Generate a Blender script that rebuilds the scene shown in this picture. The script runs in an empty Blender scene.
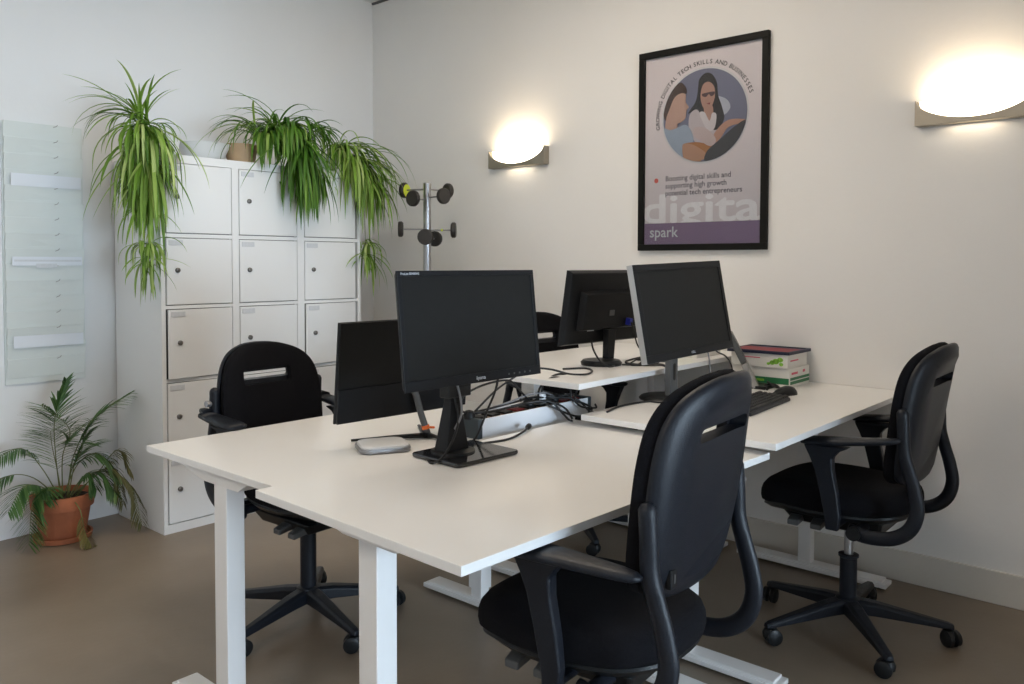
import bpy, bmesh, math, random
from mathutils import Vector, Matrix
PI = math.pi
SC = bpy.context.scene
COL = SC.collection

# ------------------------------------------------------------------ camera
F_PX, CY, PIT, ROLL, AW = 817.332, 292.589, 0.0363, 0.0027, 0.7156
cam_d = bpy.data.cameras.new('camera'); cam = bpy.data.objects.new('camera', cam_d); COL.objects.link(cam)
cam_d.sensor_width = 36.0; cam_d.lens = F_PX / 1024 * 36.0
cam_d.shift_y = (CY - 342) / 1024
cam_d.clip_start = 0.02
_R = Vector((math.sin(AW), -math.cos(AW), 0))
_F = Vector((math.cos(AW) * math.cos(PIT), math.sin(AW) * math.cos(PIT), -math.sin(PIT)))
_U = _R.cross(_F)
_R2 = _R * math.cos(ROLL) + _U * math.sin(ROLL); _U2 = _U * math.cos(ROLL) - _R * math.sin(ROLL)
m = Matrix.Identity(4)
for i in range(3):
    m[i][0] = _R2[i]; m[i][1] = _U2[i]; m[i][2] = -_F[i]
m[2][3] = 1.40
cam.matrix_world = m
SC.camera = cam

# ------------------------------------------------------------------ view, world, daylight
SC.view_settings.view_transform = 'Standard'; SC.view_settings.look = 'None'
SC.view_settings.gamma = 1.0; SC.view_settings.use_curve_mapping = False
SC.view_settings.exposure = 0.64
SC.cycles.use_denoising = True
SC.cycles.max_bounces = 10; SC.cycles.diffuse_bounces = 6
SC.cycles.sample_clamp_indirect = 6.0
SC.cycles.caustics_reflective = False; SC.cycles.caustics_refractive = False
W = bpy.data.worlds.new('world'); SC.world = W; W.use_nodes = True
bg = W.node_tree.nodes['Background']; bg.inputs[0].default_value = (0.66, 0.83, 1.0, 1); bg.inputs[1].default_value = 24.5
WIN = [(-0.4, 0.85), (1.0, 2.2)]; WZ0, WZ1, WY = 0.45, 2.25, -5.6
for (a, b) in WIN:      # portals: no light of their own, they only guide sampling of the sky through the openings
    ld = bpy.data.lights.new('window_portal', 'AREA'); ld.shape = 'RECTANGLE'; ld.size = b - a; ld.size_y = WZ1 - WZ0
    ld.cycles.is_portal = True
    lo = bpy.data.objects.new('window_portal', ld); COL.objects.link(lo)
    lo.location = ((a + b) / 2, WY - 0.1, (WZ0 + WZ1) / 2); lo.rotation_euler = (PI / 2, 0, 0)
LAMP_W = 1.15
GLOW = 5.0
FILL_W = 20.0

# ------------------------------------------------------------------ materials
def mat(name, col, rough=0.5, metal=0.0, noise=0.0, nscale=8.0, bump=0.0, bscale=60.0, coat=0.0, emit=None, estr=0.0, spec=None, col2=None, rvar=0.0):
    M = bpy.data.materials.new(name); M.use_nodes = True; nt = M.node_tree; b = nt.nodes['Principled BSDF']
    b.inputs['Base Color'].default_value = (*col, 1); b.inputs['Roughness'].default_value = rough; b.inputs['Metallic'].default_value = metal
    if spec is not None: b.inputs['Specular IOR Level'].default_value = spec
    if coat: b.inputs['Coat Weight'].default_value = coat; b.inputs['Coat Roughness'].default_value = 0.08
    if emit: b.inputs['Emission Color'].default_value = (*emit, 1); b.inputs['Emission Strength'].default_value = estr
    tc = nt.nodes.new('ShaderNodeTexCoord')
    if noise or col2:
        n = nt.nodes.new('ShaderNodeTexNoise'); n.inputs['Scale'].default_value = nscale; n.inputs['Detail'].default_value = 6
        nt.links.new(tc.outputs['Object'], n.inputs['Vector'])
        r = nt.nodes.new('ShaderNodeValToRGB'); r.color_ramp.elements[0].position = 0.3; r.color_ramp.elements[1].position = 0.7
        c2 = col2 or tuple(min(1, c * (1 + noise)) for c in col); c1 = col if col2 else tuple(c * (1 - noise) for c in col)
        r.color_ramp.elements[0].color = (*c1, 1); r.color_ramp.elements[1].color = (*c2, 1)
        nt.links.new(n.outputs['Fac'], r.inputs['Fac']); nt.links.new(r.outputs['Color'], b.inputs['Base Color'])
        if rvar:
            mr = nt.nodes.new('ShaderNodeMapRange'); mr.inputs['To Min'].default_value = rough - rvar; mr.inputs['To Max'].default_value = rough + rvar
            nt.links.new(n.outputs['Fac'], mr.inputs['Value']); nt.links.new(mr.outputs['Result'], b.inputs['Roughness'])
    if bump:
        n2 = nt.nodes.new('ShaderNodeTexNoise'); n2.inputs['Scale'].default_value = bscale; n2.inputs['Detail'].default_value = 4
        nt.links.new(tc.outputs['Object'], n2.inputs['Vector'])
        bp = nt.nodes.new('ShaderNodeBump'); bp.inputs['Strength'].default_value = bump; bp.inputs['Distance'].default_value = 0.01
        nt.links.new(n2.outputs['Fac'], bp.inputs['Height']); nt.links.new(bp.outputs['Normal'], b.inputs['Normal'])
    return M
M_WALL_L = mat('plaster_left', (0.76, 0.765, 0.77), 0.7, bump=0.08, bscale=25, noise=0.01, nscale=2)
M_WALL_R = mat('plaster_right', (0.80, 0.785, 0.765), 0.7, bump=0.10, bscale=25, noise=0.015, nscale=2)
M_CEIL = mat('ceiling_paint', (0.68, 0.68, 0.67), 0.8, noise=0.01)
M_BASE = mat('baseboard_paint', (0.64, 0.60, 0.54), 0.45, noise=0.02)
M_FLOOR = mat('polished_concrete', (0.165, 0.126, 0.090), 0.36, nscale=1.3, col2=(0.27, 0.216, 0.162), bump=0.05, bscale=40, rvar=0.06)
M_TOP = mat('white_melamine', (0.80, 0.79, 0.775), 0.28, noise=0.006, bump=0.02, bscale=120)
M_LEG = mat('white_powder_coat', (0.80, 0.79, 0.78), 0.35, noise=0.01)
M_LOCK = mat('locker_steel', (0.80, 0.81, 0.815), 0.38, noise=0.008, nscale=3)
M_GAP = mat('locker_gap', (0.10, 0.10, 0.11), 0.7, noise=0.05)
M_TAG = mat('tag_plastic', (0.62, 0.64, 0.67), 0.3, noise=0.04, nscale=90)
M_LOCKCYL = mat('lock_metal', (0.16, 0.15, 0.14), 0.35, metal=0.6, noise=0.05)
M_FABRIC = mat('black_fabric', (0.006, 0.006, 0.008), 0.95, noise=0.3, nscale=300, bump=0.4, bscale=500, spec=0.15)
M_PLAST = mat('chair_plastic', (0.009, 0.011, 0.016), 0.40, spec=0.28, noise=0.12, nscale=200, bump=0.12, bscale=300)
M_PLAST2 = mat('black_plastic', (0.008, 0.009, 0.010), 0.40, spec=0.3, noise=0.1, nscale=50)
M_CHROME = mat('brushed_chrome', (0.42, 0.42, 0.43), 0.30, metal=1.0, noise=0.05, nscale=40)
M_GREYMET = mat('grey_metal', (0.30, 0.30, 0.31), 0.35, metal=0.7, noise=0.05)
M_MON = mat('monitor_bezel', (0.011, 0.012, 0.014), 0.42, spec=0.2, noise=0.08, nscale=150)
M_SCREEN = mat('screen_glass', (0.015, 0.0155, 0.0155), 0.42, spec=0.15, noise=0.05, nscale=30)
M_GLOSS = mat('piano_black', (0.008, 0.008, 0.010), 0.09, noise=0.05, coat=0.5)
M_SILVER = mat('silver_plastic', (0.50, 0.50, 0.50), 0.35, metal=0.4, noise=0.03)
M_WTXT = mat('white_print', (0.62, 0.64, 0.68), 0.5, noise=0.01)
M_CABLE = mat('cable_rubber', (0.010, 0.010, 0.011), 0.45, noise=0.1)
M_GCABLE = mat('grey_cable', (0.20, 0.20, 0.21), 0.45, noise=0.1)
M_BOXW = mat('power_box_white', (0.80, 0.81, 0.84), 0.4, noise=0.01)
M_BOXD = mat('power_box_cap', (0.035, 0.05, 0.06), 0.45, noise=0.05)
M_RED = mat('socket_red', (0.16, 0.012, 0.012), 0.4, noise=0.05)
M_BRN = mat('socket_recess', (0.16, 0.10, 0.07), 0.5, noise=0.1)
M_ORANGE = mat('orange_tie', (0.85, 0.16, 0.02), 0.5, noise=0.05)
M_TERRA = mat('terracotta', (0.36, 0.115, 0.05), 0.75, noise=0.2, nscale=9, bump=0.15, bscale=90)
M_SOIL = mat('soil', (0.05, 0.033, 0.02), 0.95, noise=0.5, nscale=60, bump=1.0, bscale=80)
M_POTW = mat('white_ceramic', (0.72, 0.73, 0.73), 0.3, noise=0.02)
M_POTT = mat('tan_pot', (0.50, 0.34, 0.20), 0.6, noise=0.1)
M_STEM = mat('stem_green', (0.14, 0.16, 0.05), 0.6, noise=0.15)
M_NICKEL = mat('satin_nickel', (0.36, 0.32, 0.26), 0.38, metal=0.7, noise=0.03)
M_FRAME = mat('black_frame', (0.007, 0.007, 0.006), 0.5, spec=0.15, noise=0.1, nscale=40)
M_PAPER = mat('poster_paper', (0.74, 0.68, 0.71), 0.5, noise=0.015)
M_SHADE = mat('frosted_bowl', (0.9, 0.85, 0.75), 0.5, emit=(1.0, 0.86, 0.64), estr=GLOW, noise=0.01)
M_GREEN = mat('box_green', (0.02, 0.16, 0.06), 0.5, noise=0.05)
M_LIME = mat('leaf_print', (0.22, 0.48, 0.05), 0.5, noise=0.3, nscale=120)
M_CARD = mat('white_card', (0.74, 0.72, 0.68), 0.5, noise=0.02)
M_PINK = mat('pink_print', (0.65, 0.10, 0.16), 0.5, noise=0.05)
M_NAVY = mat('navy_board', (0.010, 0.014, 0.045), 0.5, noise=0.1)
M_REDP = mat('red_paper', (0.22, 0.012, 0.02), 0.55, noise=0.05)
M_STANDG = mat('stand_grey', (0.085, 0.088, 0.09), 0.4, noise=0.05)
M_STANDL = mat('stand_light', (0.33, 0.32, 0.31), 0.35, noise=0.2, nscale=50)
M_BLUEP = mat('vga_blue', (0.02, 0.03, 0.30), 0.4, noise=0.05)
M_YEL = mat('yellow_tag', (0.62, 0.72, 0.04), 0.5, noise=0.05)
M_DISC = mat('coat_disc', (0.022, 0.019, 0.017), 0.5, noise=0.1)
M_WHITEP = mat('white_glossy', (0.72, 0.72, 0.73), 0.25, noise=0.01)
M_SHEET = mat('paper_white', (0.72, 0.75, 0.80), 0.6, noise=0.02)
M_WINF = mat('window_frame_paint', (0.7, 0.7, 0.7), 0.4, noise=0.01)

def leaf_mat(name, c_dark, c_mid, c_light):
    M = bpy.data.materials.new(name); M.use_nodes = True; nt = M.node_tree; b = nt.nodes['Principled BSDF']
    a = nt.nodes.new('ShaderNodeAttribute'); a.attribute_name = 'leaf_tone'
    r = nt.nodes.new('ShaderNodeValToRGB'); e = r.color_ramp.elements
    e[0].color = (*c_dark, 1); e[1].color = (*c_light, 1); k = e.new(0.5); k.color = (*c_mid, 1)
    nt.links.new(a.outputs['Fac'], r.inputs['Fac']); nt.links.new(r.outputs['Color'], b.inputs['Base Color'])
    b.inputs['Roughness'].default_value = 0.45
    t = nt.nodes.new('ShaderNodeBsdfTranslucent'); nt.links.new(r.outputs['Color'], t.inputs['Color'])
    mx = nt.nodes.new('ShaderNodeMixShader'); mx.inputs[0].default_value = 0.3
    nt.links.new(b.outputs[0], mx.inputs[1]); nt.links.new(t.outputs[0], mx.inputs[2])
    nt.links.new(mx.outputs[0], nt.nodes['Material Output'].inputs['Surface'])
    return M
M_LEAF = leaf_mat('spider_leaf', (0.06, 0.15, 0.015), (0.20, 0.36, 0.04), (0.55, 0.66, 0.25))
M_LEAFD = leaf_mat('spider_leaf_deep', (0.035, 0.12, 0.012), (0.12, 0.27, 0.022), (0.38, 0.52, 0.12))
M_PALM = leaf_mat('palm_leaf', (0.025, 0.08, 0.022), (0.075, 0.18, 0.045), (0.24, 0.34, 0.11))
M_PALMD = leaf_mat('palm_leaf_dry', (0.06, 0.075, 0.02), (0.13, 0.13, 0.04), (0.27, 0.22, 0.08))

def glass_mat():
    M = bpy.data.materials.new('clear_pane'); M.use_nodes = True; nt = M.node_tree; nt.nodes.remove(nt.nodes['Principled BSDF'])
    t = nt.nodes.new('ShaderNodeBsdfTransparent'); g = nt.nodes.new('ShaderNodeBsdfGlossy'); g.inputs['Roughness'].default_value = 0.05
    f = nt.nodes.new('ShaderNodeFresnel'); f.inputs['IOR'].default_value = 1.35
    mx = nt.nodes.new('ShaderNodeMixShader'); nt.links.new(f.outputs[0], mx.inputs[0]); nt.links.new(t.outputs[0], mx.inputs[1]); nt.links.new(g.outputs[0], mx.inputs[2])
    nt.links.new(mx.outputs[0], nt.nodes['Material Output'].inputs['Surface'])
    return M
M_PANE = glass_mat()
def pocket_mat():
    M = mat('pocket_plastic', (0.80, 0.84, 0.82), 0.3, noise=0.02, nscale=6)
    M.node_tree.nodes['Principled BSDF'].inputs['Alpha'].default_value = 0.85
    return M
M_POCKET = pocket_mat()

# ------------------------------------------------------------------ helpers
def link(o, parent=None):
    COL.objects.link(o)
    if parent: o.parent = parent
    return o
def obj(name, bm, m, parent=None, smooth=False, bevel=0.0, seg=2, loc=None, rot=None, label=None):
    me = bpy.data.meshes.new(name)
    bmesh.ops.recalc_face_normals(bm, faces=bm.faces)
    bm.to_mesh(me); bm.free()
    ms = m if isinstance(m, (list, tuple)) else [m]
    for k in ms: me.materials.append(k)
    if smooth:
        for p in me.polygons: p.use_smooth = True
        if smooth == 'auto': me.set_sharp_from_angle(angle=math.radians(40))
    o = bpy.data.objects.new(name, me); link(o, parent)
    if loc: o.location = loc
    if rot: o.rotation_euler = rot
    if bevel:
        md = o.modifiers.new('bevel', 'BEVEL'); md.width = bevel; md.segments = seg; md.limit_method = 'ANGLE'; md.angle_limit = math.radians(35)
    if label: o['label'] = label
    return o
def thing(name, label, cat, loc=(0, 0, 0), rz=0.0, group=None):
    o = bpy.data.objects.new(name, None); o.empty_display_size = 0.1; link(o)
    o.location = loc; o.rotation_euler = (0, 0, rz); o['label'] = label; o['category'] = cat
    if group: o['group'] = group
    return o
def tag(o, label, cat, group=None):
    o['label'] = label; o['category'] = cat
    if group: o['group'] = group
    return o
def struct(o): o['kind'] = 'structure'; return o
def box(bm, x0, x1, y0, y1, z0, z1, mi=0, taper=None):
    v = []
    for z in (z0, z1):
        for (x, y) in ((x0, y0), (x1, y0), (x1, y1), (x0, y1)):
            if taper and z == z1:
                cx, cy = (x0 + x1) / 2, (y0 + y1) / 2; x = cx + (x - cx) * taper[0]; y = cy + (y - cy) * taper[1]
            v.append(bm.verts.new((x, y, z)))
    for f in ((0, 3, 2, 1), (4, 5, 6, 7), (0, 1, 5, 4), (1, 2, 6, 5), (2, 3, 7, 6), (3, 0, 4, 7)):
        fc = bm.faces.new([v[i] for i in f]); fc.material_index = mi
    return v
def BM(): return bmesh.new()
def bbox(x0, x1, y0, y1, z0, z1, **k):
    b = BM(); box(b, x0, x1, y0, y1, z0, z1, **k); return b
def hull8(bm, bot, top, mi=0):
    v = [bm.verts.new(p) for p in bot] + [bm.verts.new(p) for p in top]; n = len(bot)
    bm.faces.new(v[:n][::-1]).material_index = mi; bm.faces.new(v[n:]).material_index = mi
    for i in range(n):
        j = (i + 1) % n; bm.faces.new([v[i], v[j], v[n + j], v[n + i]]).material_index = mi
def catmull(P, n=6):
    P = [Vector(p) for p in P]; out = []
    Q = [P[0] * 2 - P[1]] + P + [P[-1] * 2 - P[-2]]
    for i in range(1, len(Q) - 2):
        for k in range(n):
            t = k / n; a, b, c, d = Q[i - 1], Q[i], Q[i + 1], Q[i + 2]
            out.append(0.5 * ((2 * b) + (c - a) * t + (2 * a - 5 * b + 4 * c - d) * t * t + (3 * b - a - 3 * c + d) * t ** 3))
    out.append(P[-1]); return out
def tube(bm, pts, r, seg=10, up=Vector((0, 0, 1)), mi=0, cap=True):
    """r: float, or list of (ra, rb) per point; ra along the side vector, rb along the other"""
    pts = [Vector(p) for p in pts]; rings = []; n = len(pts); side = None
    for i, p in enumerate(pts):
        t = (pts[min(i + 1, n - 1)] - pts[max(i - 1, 0)]).normalized()
        if side is None:
            side = t.cross(up)
            if side.length < 1e-3: side = t.cross(Vector((1, 0, 0)))
        else:
            side = side - t * side.dot(t)
        side.normalize(); oth = side.cross(t).normalized()
        ri = r[i] if isinstance(r, list) else (r, r)
        if not isinstance(ri, tuple): ri = (ri, ri)
        rings.append([bm.verts.new(p + side * (ri[0] * math.cos(2 * PI * k / seg)) + oth * (ri[1] * math.sin(2 * PI * k / seg))) for k in range(seg)])
    for a, b in zip(rings, rings[1:]):
        for k in range(seg):
            bm.faces.new([a[k], a[(k + 1) % seg], b[(k + 1) % seg], b[k]]).material_index = mi
    if cap:
        bm.faces.new(rings[0][::-1]).material_index = mi; bm.faces.new(rings[-1]).material_index = mi
def lathe(bm, prof, seg=32, c=(0, 0, 0), mi=0, axis='z'):
    rings = []
    def P(r, h, a):
        x, y = r * math.cos(a), r * math.sin(a)
        if axis == 'z': return (c[0] + x, c[1] + y, c[2] + h)
        if axis == 'x': return (c[0] + h, c[1] + x, c[2] + y)
        return (c[0] + x, c[1] + h, c[2] + y)
    for (r, h) in prof:
        if r < 1e-6: rings.append([bm.verts.new(P(0, h, 0))])
        else: rings.append([bm.verts.new(P(r, h, 2 * PI * k / seg)) for k in range(seg)])
    for a, b in zip(rings, rings[1:]):
        for k in range(seg):
            j = (k + 1) % seg
            if len(a) == 1 and len(b) == 1: continue
            if len(a) == 1: bm.faces.new([a[0], b[k], b[j]]).material_index = mi
            elif len(b) == 1: bm.faces.new([a[k], a[j], b[0]]).material_index = mi
            else: bm.faces.new([a[k], a[j], b[j], b[k]]).material_index = mi
def loft(bm, rings, mi=0, closed_ends=True):
    R = [[bm.verts.new(p) for p in r] for r in rings]; n = len(R[0])
    for a, b in zip(R, R[1:]):
        for k in range(n): bm.faces.new([a[k], a[(k + 1) % n], b[(k + 1) % n], b[k]]).material_index = mi
    if closed_ends:
        bm.faces.new(R[0][::-1]).material_index = mi; bm.faces.new(R[-1]).material_index = mi
def rrect(w, h, r, n=6):
    out = []
    for (cx, cy, a0) in ((w / 2 - r, h / 2 - r, 0), (-w / 2 + r, h / 2 - r, PI / 2), (-w / 2 + r, -h / 2 + r, PI), (w / 2 - r, -h / 2 + r, 1.5 * PI)):
        for k in range(n + 1):
            a = a0 + PI / 2 * k / n; out.append((cx + r * math.cos(a), cy + r * math.sin(a)))
    return out
def boolcut(o, cbm):
    me = bpy.data.meshes.new('c'); bmesh.ops.recalc_face_normals(cbm, faces=cbm.faces); cbm.to_mesh(me); cbm.free()
    c = bpy.data.objects.new('c', me); COL.objects.link(c); c.matrix_world = o.matrix_world
    md = o.modifiers.new('b', 'BOOLEAN'); md.object = c; md.operation = 'DIFFERENCE'; md.solver = 'EXACT'
    par = o.parent; o.parent = None
    dg = bpy.context.evaluated_depsgraph_get(); dg.update()
    nm = bpy.data.meshes.new_from_object(o.evaluated_get(dg)); nm.name = o.name
    o.modifiers.clear(); o.data = nm; o.parent = par
    bpy.data.objects.remove(c); bpy.data.meshes.remove(me)
def text_mesh(s, size, align='LEFT'):
    cu = bpy.data.curves.new('t', 'FONT'); cu.body = s; cu.size = size; cu.align_x = align; cu.resolution_u = 3
    o = bpy.data.objects.new('t', cu); COL.objects.link(o)
    dg = bpy.context.evaluated_depsgraph_get(); dg.update()
    me = bpy.data.meshes.new_from_object(o.evaluated_get(dg)); bpy.data.objects.remove(o)
    V = [v.co.copy() for v in me.vertices]; Fc = [list(p.vertices) for p in me.polygons]; bpy.data.meshes.remove(me)
    return V, Fc
def add_text(bm, s, size, fn, align='LEFT', bold=0.0):
    V, Fc = text_mesh(s, size, align)
    q0, q1, q2 = Vector(fn(0, 0)), Vector(fn(1, 0)), Vector(fn(0, 1)); nrm = (q1 - q0).cross(q2 - q0).normalized() * .00012
    for ci, (ox, oy) in enumerate(((0, 0),) if not bold else ((-bold, 0), (bold, 0), (0, bold), (0, -bold))):
        vs = [bm.verts.new(Vector(fn(v.x + ox, v.y + oy)) + nrm * ci) for v in V]
        for f in Fc:
            try: bm.faces.new([vs[i] for i in f])
            except ValueError: pass
rnd = random.Random(7)

# ------------------------------------------------------------------ room shell
XR, XL, YB, YF, ZC = 3.829, -2.4, 4.60, WY, 3.262
struct(obj('floor', bbox(XL - .2, XR + .25, YF - .3, 5.0, -0.1, 0), M_FLOOR))
struct(obj('ceiling', bbox(XL - .2, XR + .25, YF - .3, 5.0, ZC, ZC + .1), M_CEIL))
b = BM()   # the left wall runs very slightly out of square with the right one
y_at = lambda x: 4.592 + (x - 1.4) * 0.030
hull8(b, [(XL - .2, y_at(XL - .2), 0), (XR + .2, y_at(XR + .2), 0), (XR + .2, 5.0, 0), (XL - .2, 5.0, 0)],
         [(XL - .2, y_at(XL - .2), ZC), (XR + .2, y_at(XR + .2), ZC), (XR + .2, 5.0, ZC), (XL - .2, 5.0, ZC)])
struct(obj('wall_left', b, M_WALL_L))
struct(obj('wall_right', bbox(XR, XR + .2, YF - .3, 4.9, 0, ZC), M_WALL_R))
struct(obj('wall_side', bbox(XL - .2, XL, YF - .3, 4.9, 0, ZC), M_WALL_L))
b = BM(); xs = [XL] + [v for w in WIN for v in w] + [XR]
box(b, XL, XR, YF - .25, YF, 0, WZ0); box(b, XL, XR, YF - .25, YF, WZ1, ZC)
for i in range(0, len(xs), 2): box(b, xs[i], xs[i + 1], YF - .25, YF, WZ0, WZ1)
struct(obj('wall_front', b, M_WALL_L))
for i, (a, c) in enumerate(WIN):
    b = BM(); y0, y1 = YF - .14, YF - .09
    box(b, a, a + .05, y0, y1, WZ0, WZ1); box(b, c - .05, c, y0, y1, WZ0, WZ1)
    box(b, a, c, y0, y1, WZ0, WZ0 + .05); box(b, a, c, y0, y1, WZ1 - .05, WZ1); box(b, (a + c) / 2 - .025, (a + c) / 2 + .025, y0, y1, WZ0, WZ1)
    struct(obj('window_%d' % (i + 1), b, M_WINF))
struct(obj('wall_partition', bbox(2.3, XR, YF, -.8, 0, ZC), M_WALL_R))
struct(obj('shading_soffit', bbox(XL, 2.3, YF, -1.0, 2.3, ZC), M_WALL_L))  # unseen lowered ceiling, added to hold daylight off the upper left wall
struct(obj('baseboard_right', bbox(XR - .016, XR, -.8, 4.66, 0, .137), M_BASE, bevel=.003))
struct(obj('shadow_gap_1', bbox(XR - .012, XR, -.8, 4.66, ZC - .014, ZC), M_GAP))  # dark strip standing in for the shade of the gap under the ceiling

# unseen round fill lights, added at ceiling height to warm and brighten the room
for (lx, ly, pw, lb) in ((-1.1, 1.8, 1.25, 'added large round warm fill light, out of view behind and left of the desks'), (2.25, 2.2, 1.05, 'added large round warm fill light, out of view above the desks')):
    t = thing('fill_light', lb, 'lamp', (lx, ly, ZC), 0, 'added round fill lights')
    b = BM(); lathe(b, [(0, 0), (.74, 0), (.76, -.03), (.74, -.045), (0, -.045)], 40); obj('housing', b, M_LEG, t, smooth='auto')
    ld = bpy.data.lights.new('lamp_light', 'AREA'); ld.shape = 'DISK'; ld.size = 1.4; ld.energy = FILL_W * pw; ld.color = (1, .87, .72)
    lo = bpy.data.objects.new('lamp_light', ld); link(lo, t); lo.location = (0, 0, -.05)

# ------------------------------------------------------------------ locker cabinet
LX0, LX1, LY, LH = 1.957, 3.225, 4.056, 1.95
lk = thing('locker_cabinet', 'tall white steel locker cabinet with fifteen doors standing in the corner', 'locker', (LX0, LY, 0))
b = BM(); LW = LX1 - LX0; LD = 0.53
cols = [(0.028, 0.392), (0.440, 0.805), (0.860, 1.228)]
rows = [(0.050, 0.385), (0.415, 0.775), (0.800, 1.155), (1.180, 1.522), (1.550, 1.905)]
box(b, 0, .022, 0, LD, 0, LH); box(b, LW - .022, LW, 0, LD, 0, LH); box(b, .022, LW - .022, .4, LD, 0, LH)
box(b, .022, LW - .022, 0.0, .4, LH - .042, LH); box(b, .022, LW - .022, 0, .4, 0, .046)
for (xa, xb) in ((cols[0][1] + .004, cols[1][0] - .004), (cols[1][1] + .004, cols[2][0] - .004)): box(b, xa, xb, 0, .4, .046, LH - .042)
for i in range(4): box(b, .022, LW - .022, 0.002, .4, rows[i][1] + .004, rows[i + 1][0] - .004)
box(b, .03, LW - .03, .03, .4, .05, LH - .045, mi=1)
obj('body', b, [M_LOCK, M_GAP], lk)
ajar = {(0, 2): 3.0, (2, 2): 2.5, (0, 3): 0.0}
for ci, (xa, xb) in enumerate(cols):
    for ri, (za, zb) in enumerate(rows):
        w = xb - xa
        d = obj('door', bbox(-w, 0, -.002, .014, 0, zb - za), M_LOCK, lk, bevel=.0025, loc=(xb, -.001, za))
        d.rotation_euler = (0, 0, math.radians(ajar.get((ci, ri), 0)))
        b = BM(); lathe(b, [(0, -.014), (.009, -.013), (.0125, -.010), (.013, -.002)], 16, (0, 0, 0), axis='y'); box(b, -.002, .002, -.0145, -.0135, -.006, .006)
        obj('lock', b, M_LOCKCYL, d, smooth='auto', loc=(-w + .058, 0, (zb - za) * .52))
        b = BM(); box(b, -w + .012, -w + .088, -.005, -.001, zb - za - .036, zb - za - .010)
        obj('label_holder', b, M_TAG, d, bevel=.001)

# ------------------------------------------------------------------ hanging pocket organizer on the left wall
og = thing('pocket_organizer', 'pale translucent hanging pocket organizer on the left wall', 'wall organizer', (1.41, y_at(1.41), 0.78), .030)
b = BM(); box(b, 0, .385, -.012, -.002, .0, 1.32)
obj('back_sheet', b, M_POCKET, og)
for k in range(16):
    z = 0.03 + k * .0795; dx = .006 * math.sin(k * 2.1)
    b = BM(); hull8(b, [(0.004, -.016, z), (.378 + dx, -.016, z), (.378 + dx, -.012, z), (.004, -.012, z)],
                       [(0.004, -.034 - .004 * (k % 3), z + .098), (.378 + dx, -.030, z + .100), (.378 + dx, -.027, z + .100), (.004, -.030 - .004 * (k % 3), z + .098)])
    p = obj('pocket', b, M_POCKET, og, bevel=.001)
    b = BM(); tube(b, [(.235, -.036, z + .088), (.250, -.036, z + .094), (.255, -.036, z + .102)], .0018, 5)
    obj('index_tab', b, M_STANDL, p)
for k, (z, h, lab) in enumerate(((1.0, .062, 'white paper sheet showing in an upper pocket of the wall organizer'), (.60, .045, 'printed white paper sheet in the middle pocket of the wall organizer'), (.185, .06, 'white paper sheet showing in a low pocket of the wall organizer'))):
    b = BM(); box(b, .03, .365, -.0415, -.0400, 0, h, mi=0)
    if k == 1:
        box(b, .04, .36, -.0422, -.0416, .020, .030, mi=1); box(b, .14, .24, -.0422, -.0416, -.012, .010, mi=1)
    tag(obj('paper_sheet', b, [M_SHEET, M_TAG], loc=(1.41, y_at(1.41), .78 + z), rot=(0, 0, .030)), lab, 'paper')

# ------------------------------------------------------------------ coat stand
cs = thing('coat_stand', 'chrome coat stand with black disc hooks in the corner beside the lockers', 'coat stand', (3.46, 3.70, 0))
b = BM(); tube(b, [(0, 0, .02), (0, 0, 1.885)], .024, 20); lathe(b, [(.024, 1.885), (.022, 1.89), (0, 1.89)], 20)
obj('pole', b, M_CHROME, cs, smooth='auto')
b = BM(); lathe(b, [(0, 0), (.17, 0), (.175, .008), (.165, .018), (.03, .026), (0, .026)], 40); obj('base_plate', b, M_GREYMET, cs, smooth='auto')
vw = math.atan2(3.70, 3.46)       # direction from the room centre to the stand
for (z, angs) in ((1.80, (-75, 12, 105, 150, 235)), (1.575, (-95, -15, 20, 88, 165))):
    pass
hooks = [(1.850, 150, .155, 1), (1.785, -128, .13, 0), (1.850, 38, .155, 0), (1.800, -52, .15, 0), (1.605, 178, .155, 0), (1.600, -8, .155, 2), (1.555, -96, .10, 0), (1.550, 66, .11, 0)]
for (z, a, L, mk) in hooks:
    # angle measured in the plan, 0 = towards the picture's right along the view's horizontal
    ca = vw - PI / 2 + math.radians(a); d = Vector((math.cos(ca), math.sin(ca), 0))
    b = BM(); tube(b, [d * .02 + Vector((0, 0, z)), d * L + Vector((0, 0, z))], .0055, 10); h = obj('hook_arm', b, M_GREYMET, cs, smooth='auto')
    b = BM(); tube(b, [d * (L - .008), d * (L + .000), d * (L + .016), d * (L + .022)], [.040, .048, .048, .043], 28)
    obj('disc', b, M_DISC, h, smooth='auto', loc=(0, 0, z))
    if mk == 1:
        b = BM(); tube(b, [d * (L - .012), d * (L - .009)], .040, 24); obj('yellow_ring', b, M_YEL, h, loc=(0, 0, z - .004))
    if mk == 2:
        b = BM(); tube(b, [d * (L * .55), d * (L * .62)], .0075, 10); obj('yellow_ring', b, M_YEL, h, loc=(0, 0, z))

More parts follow.
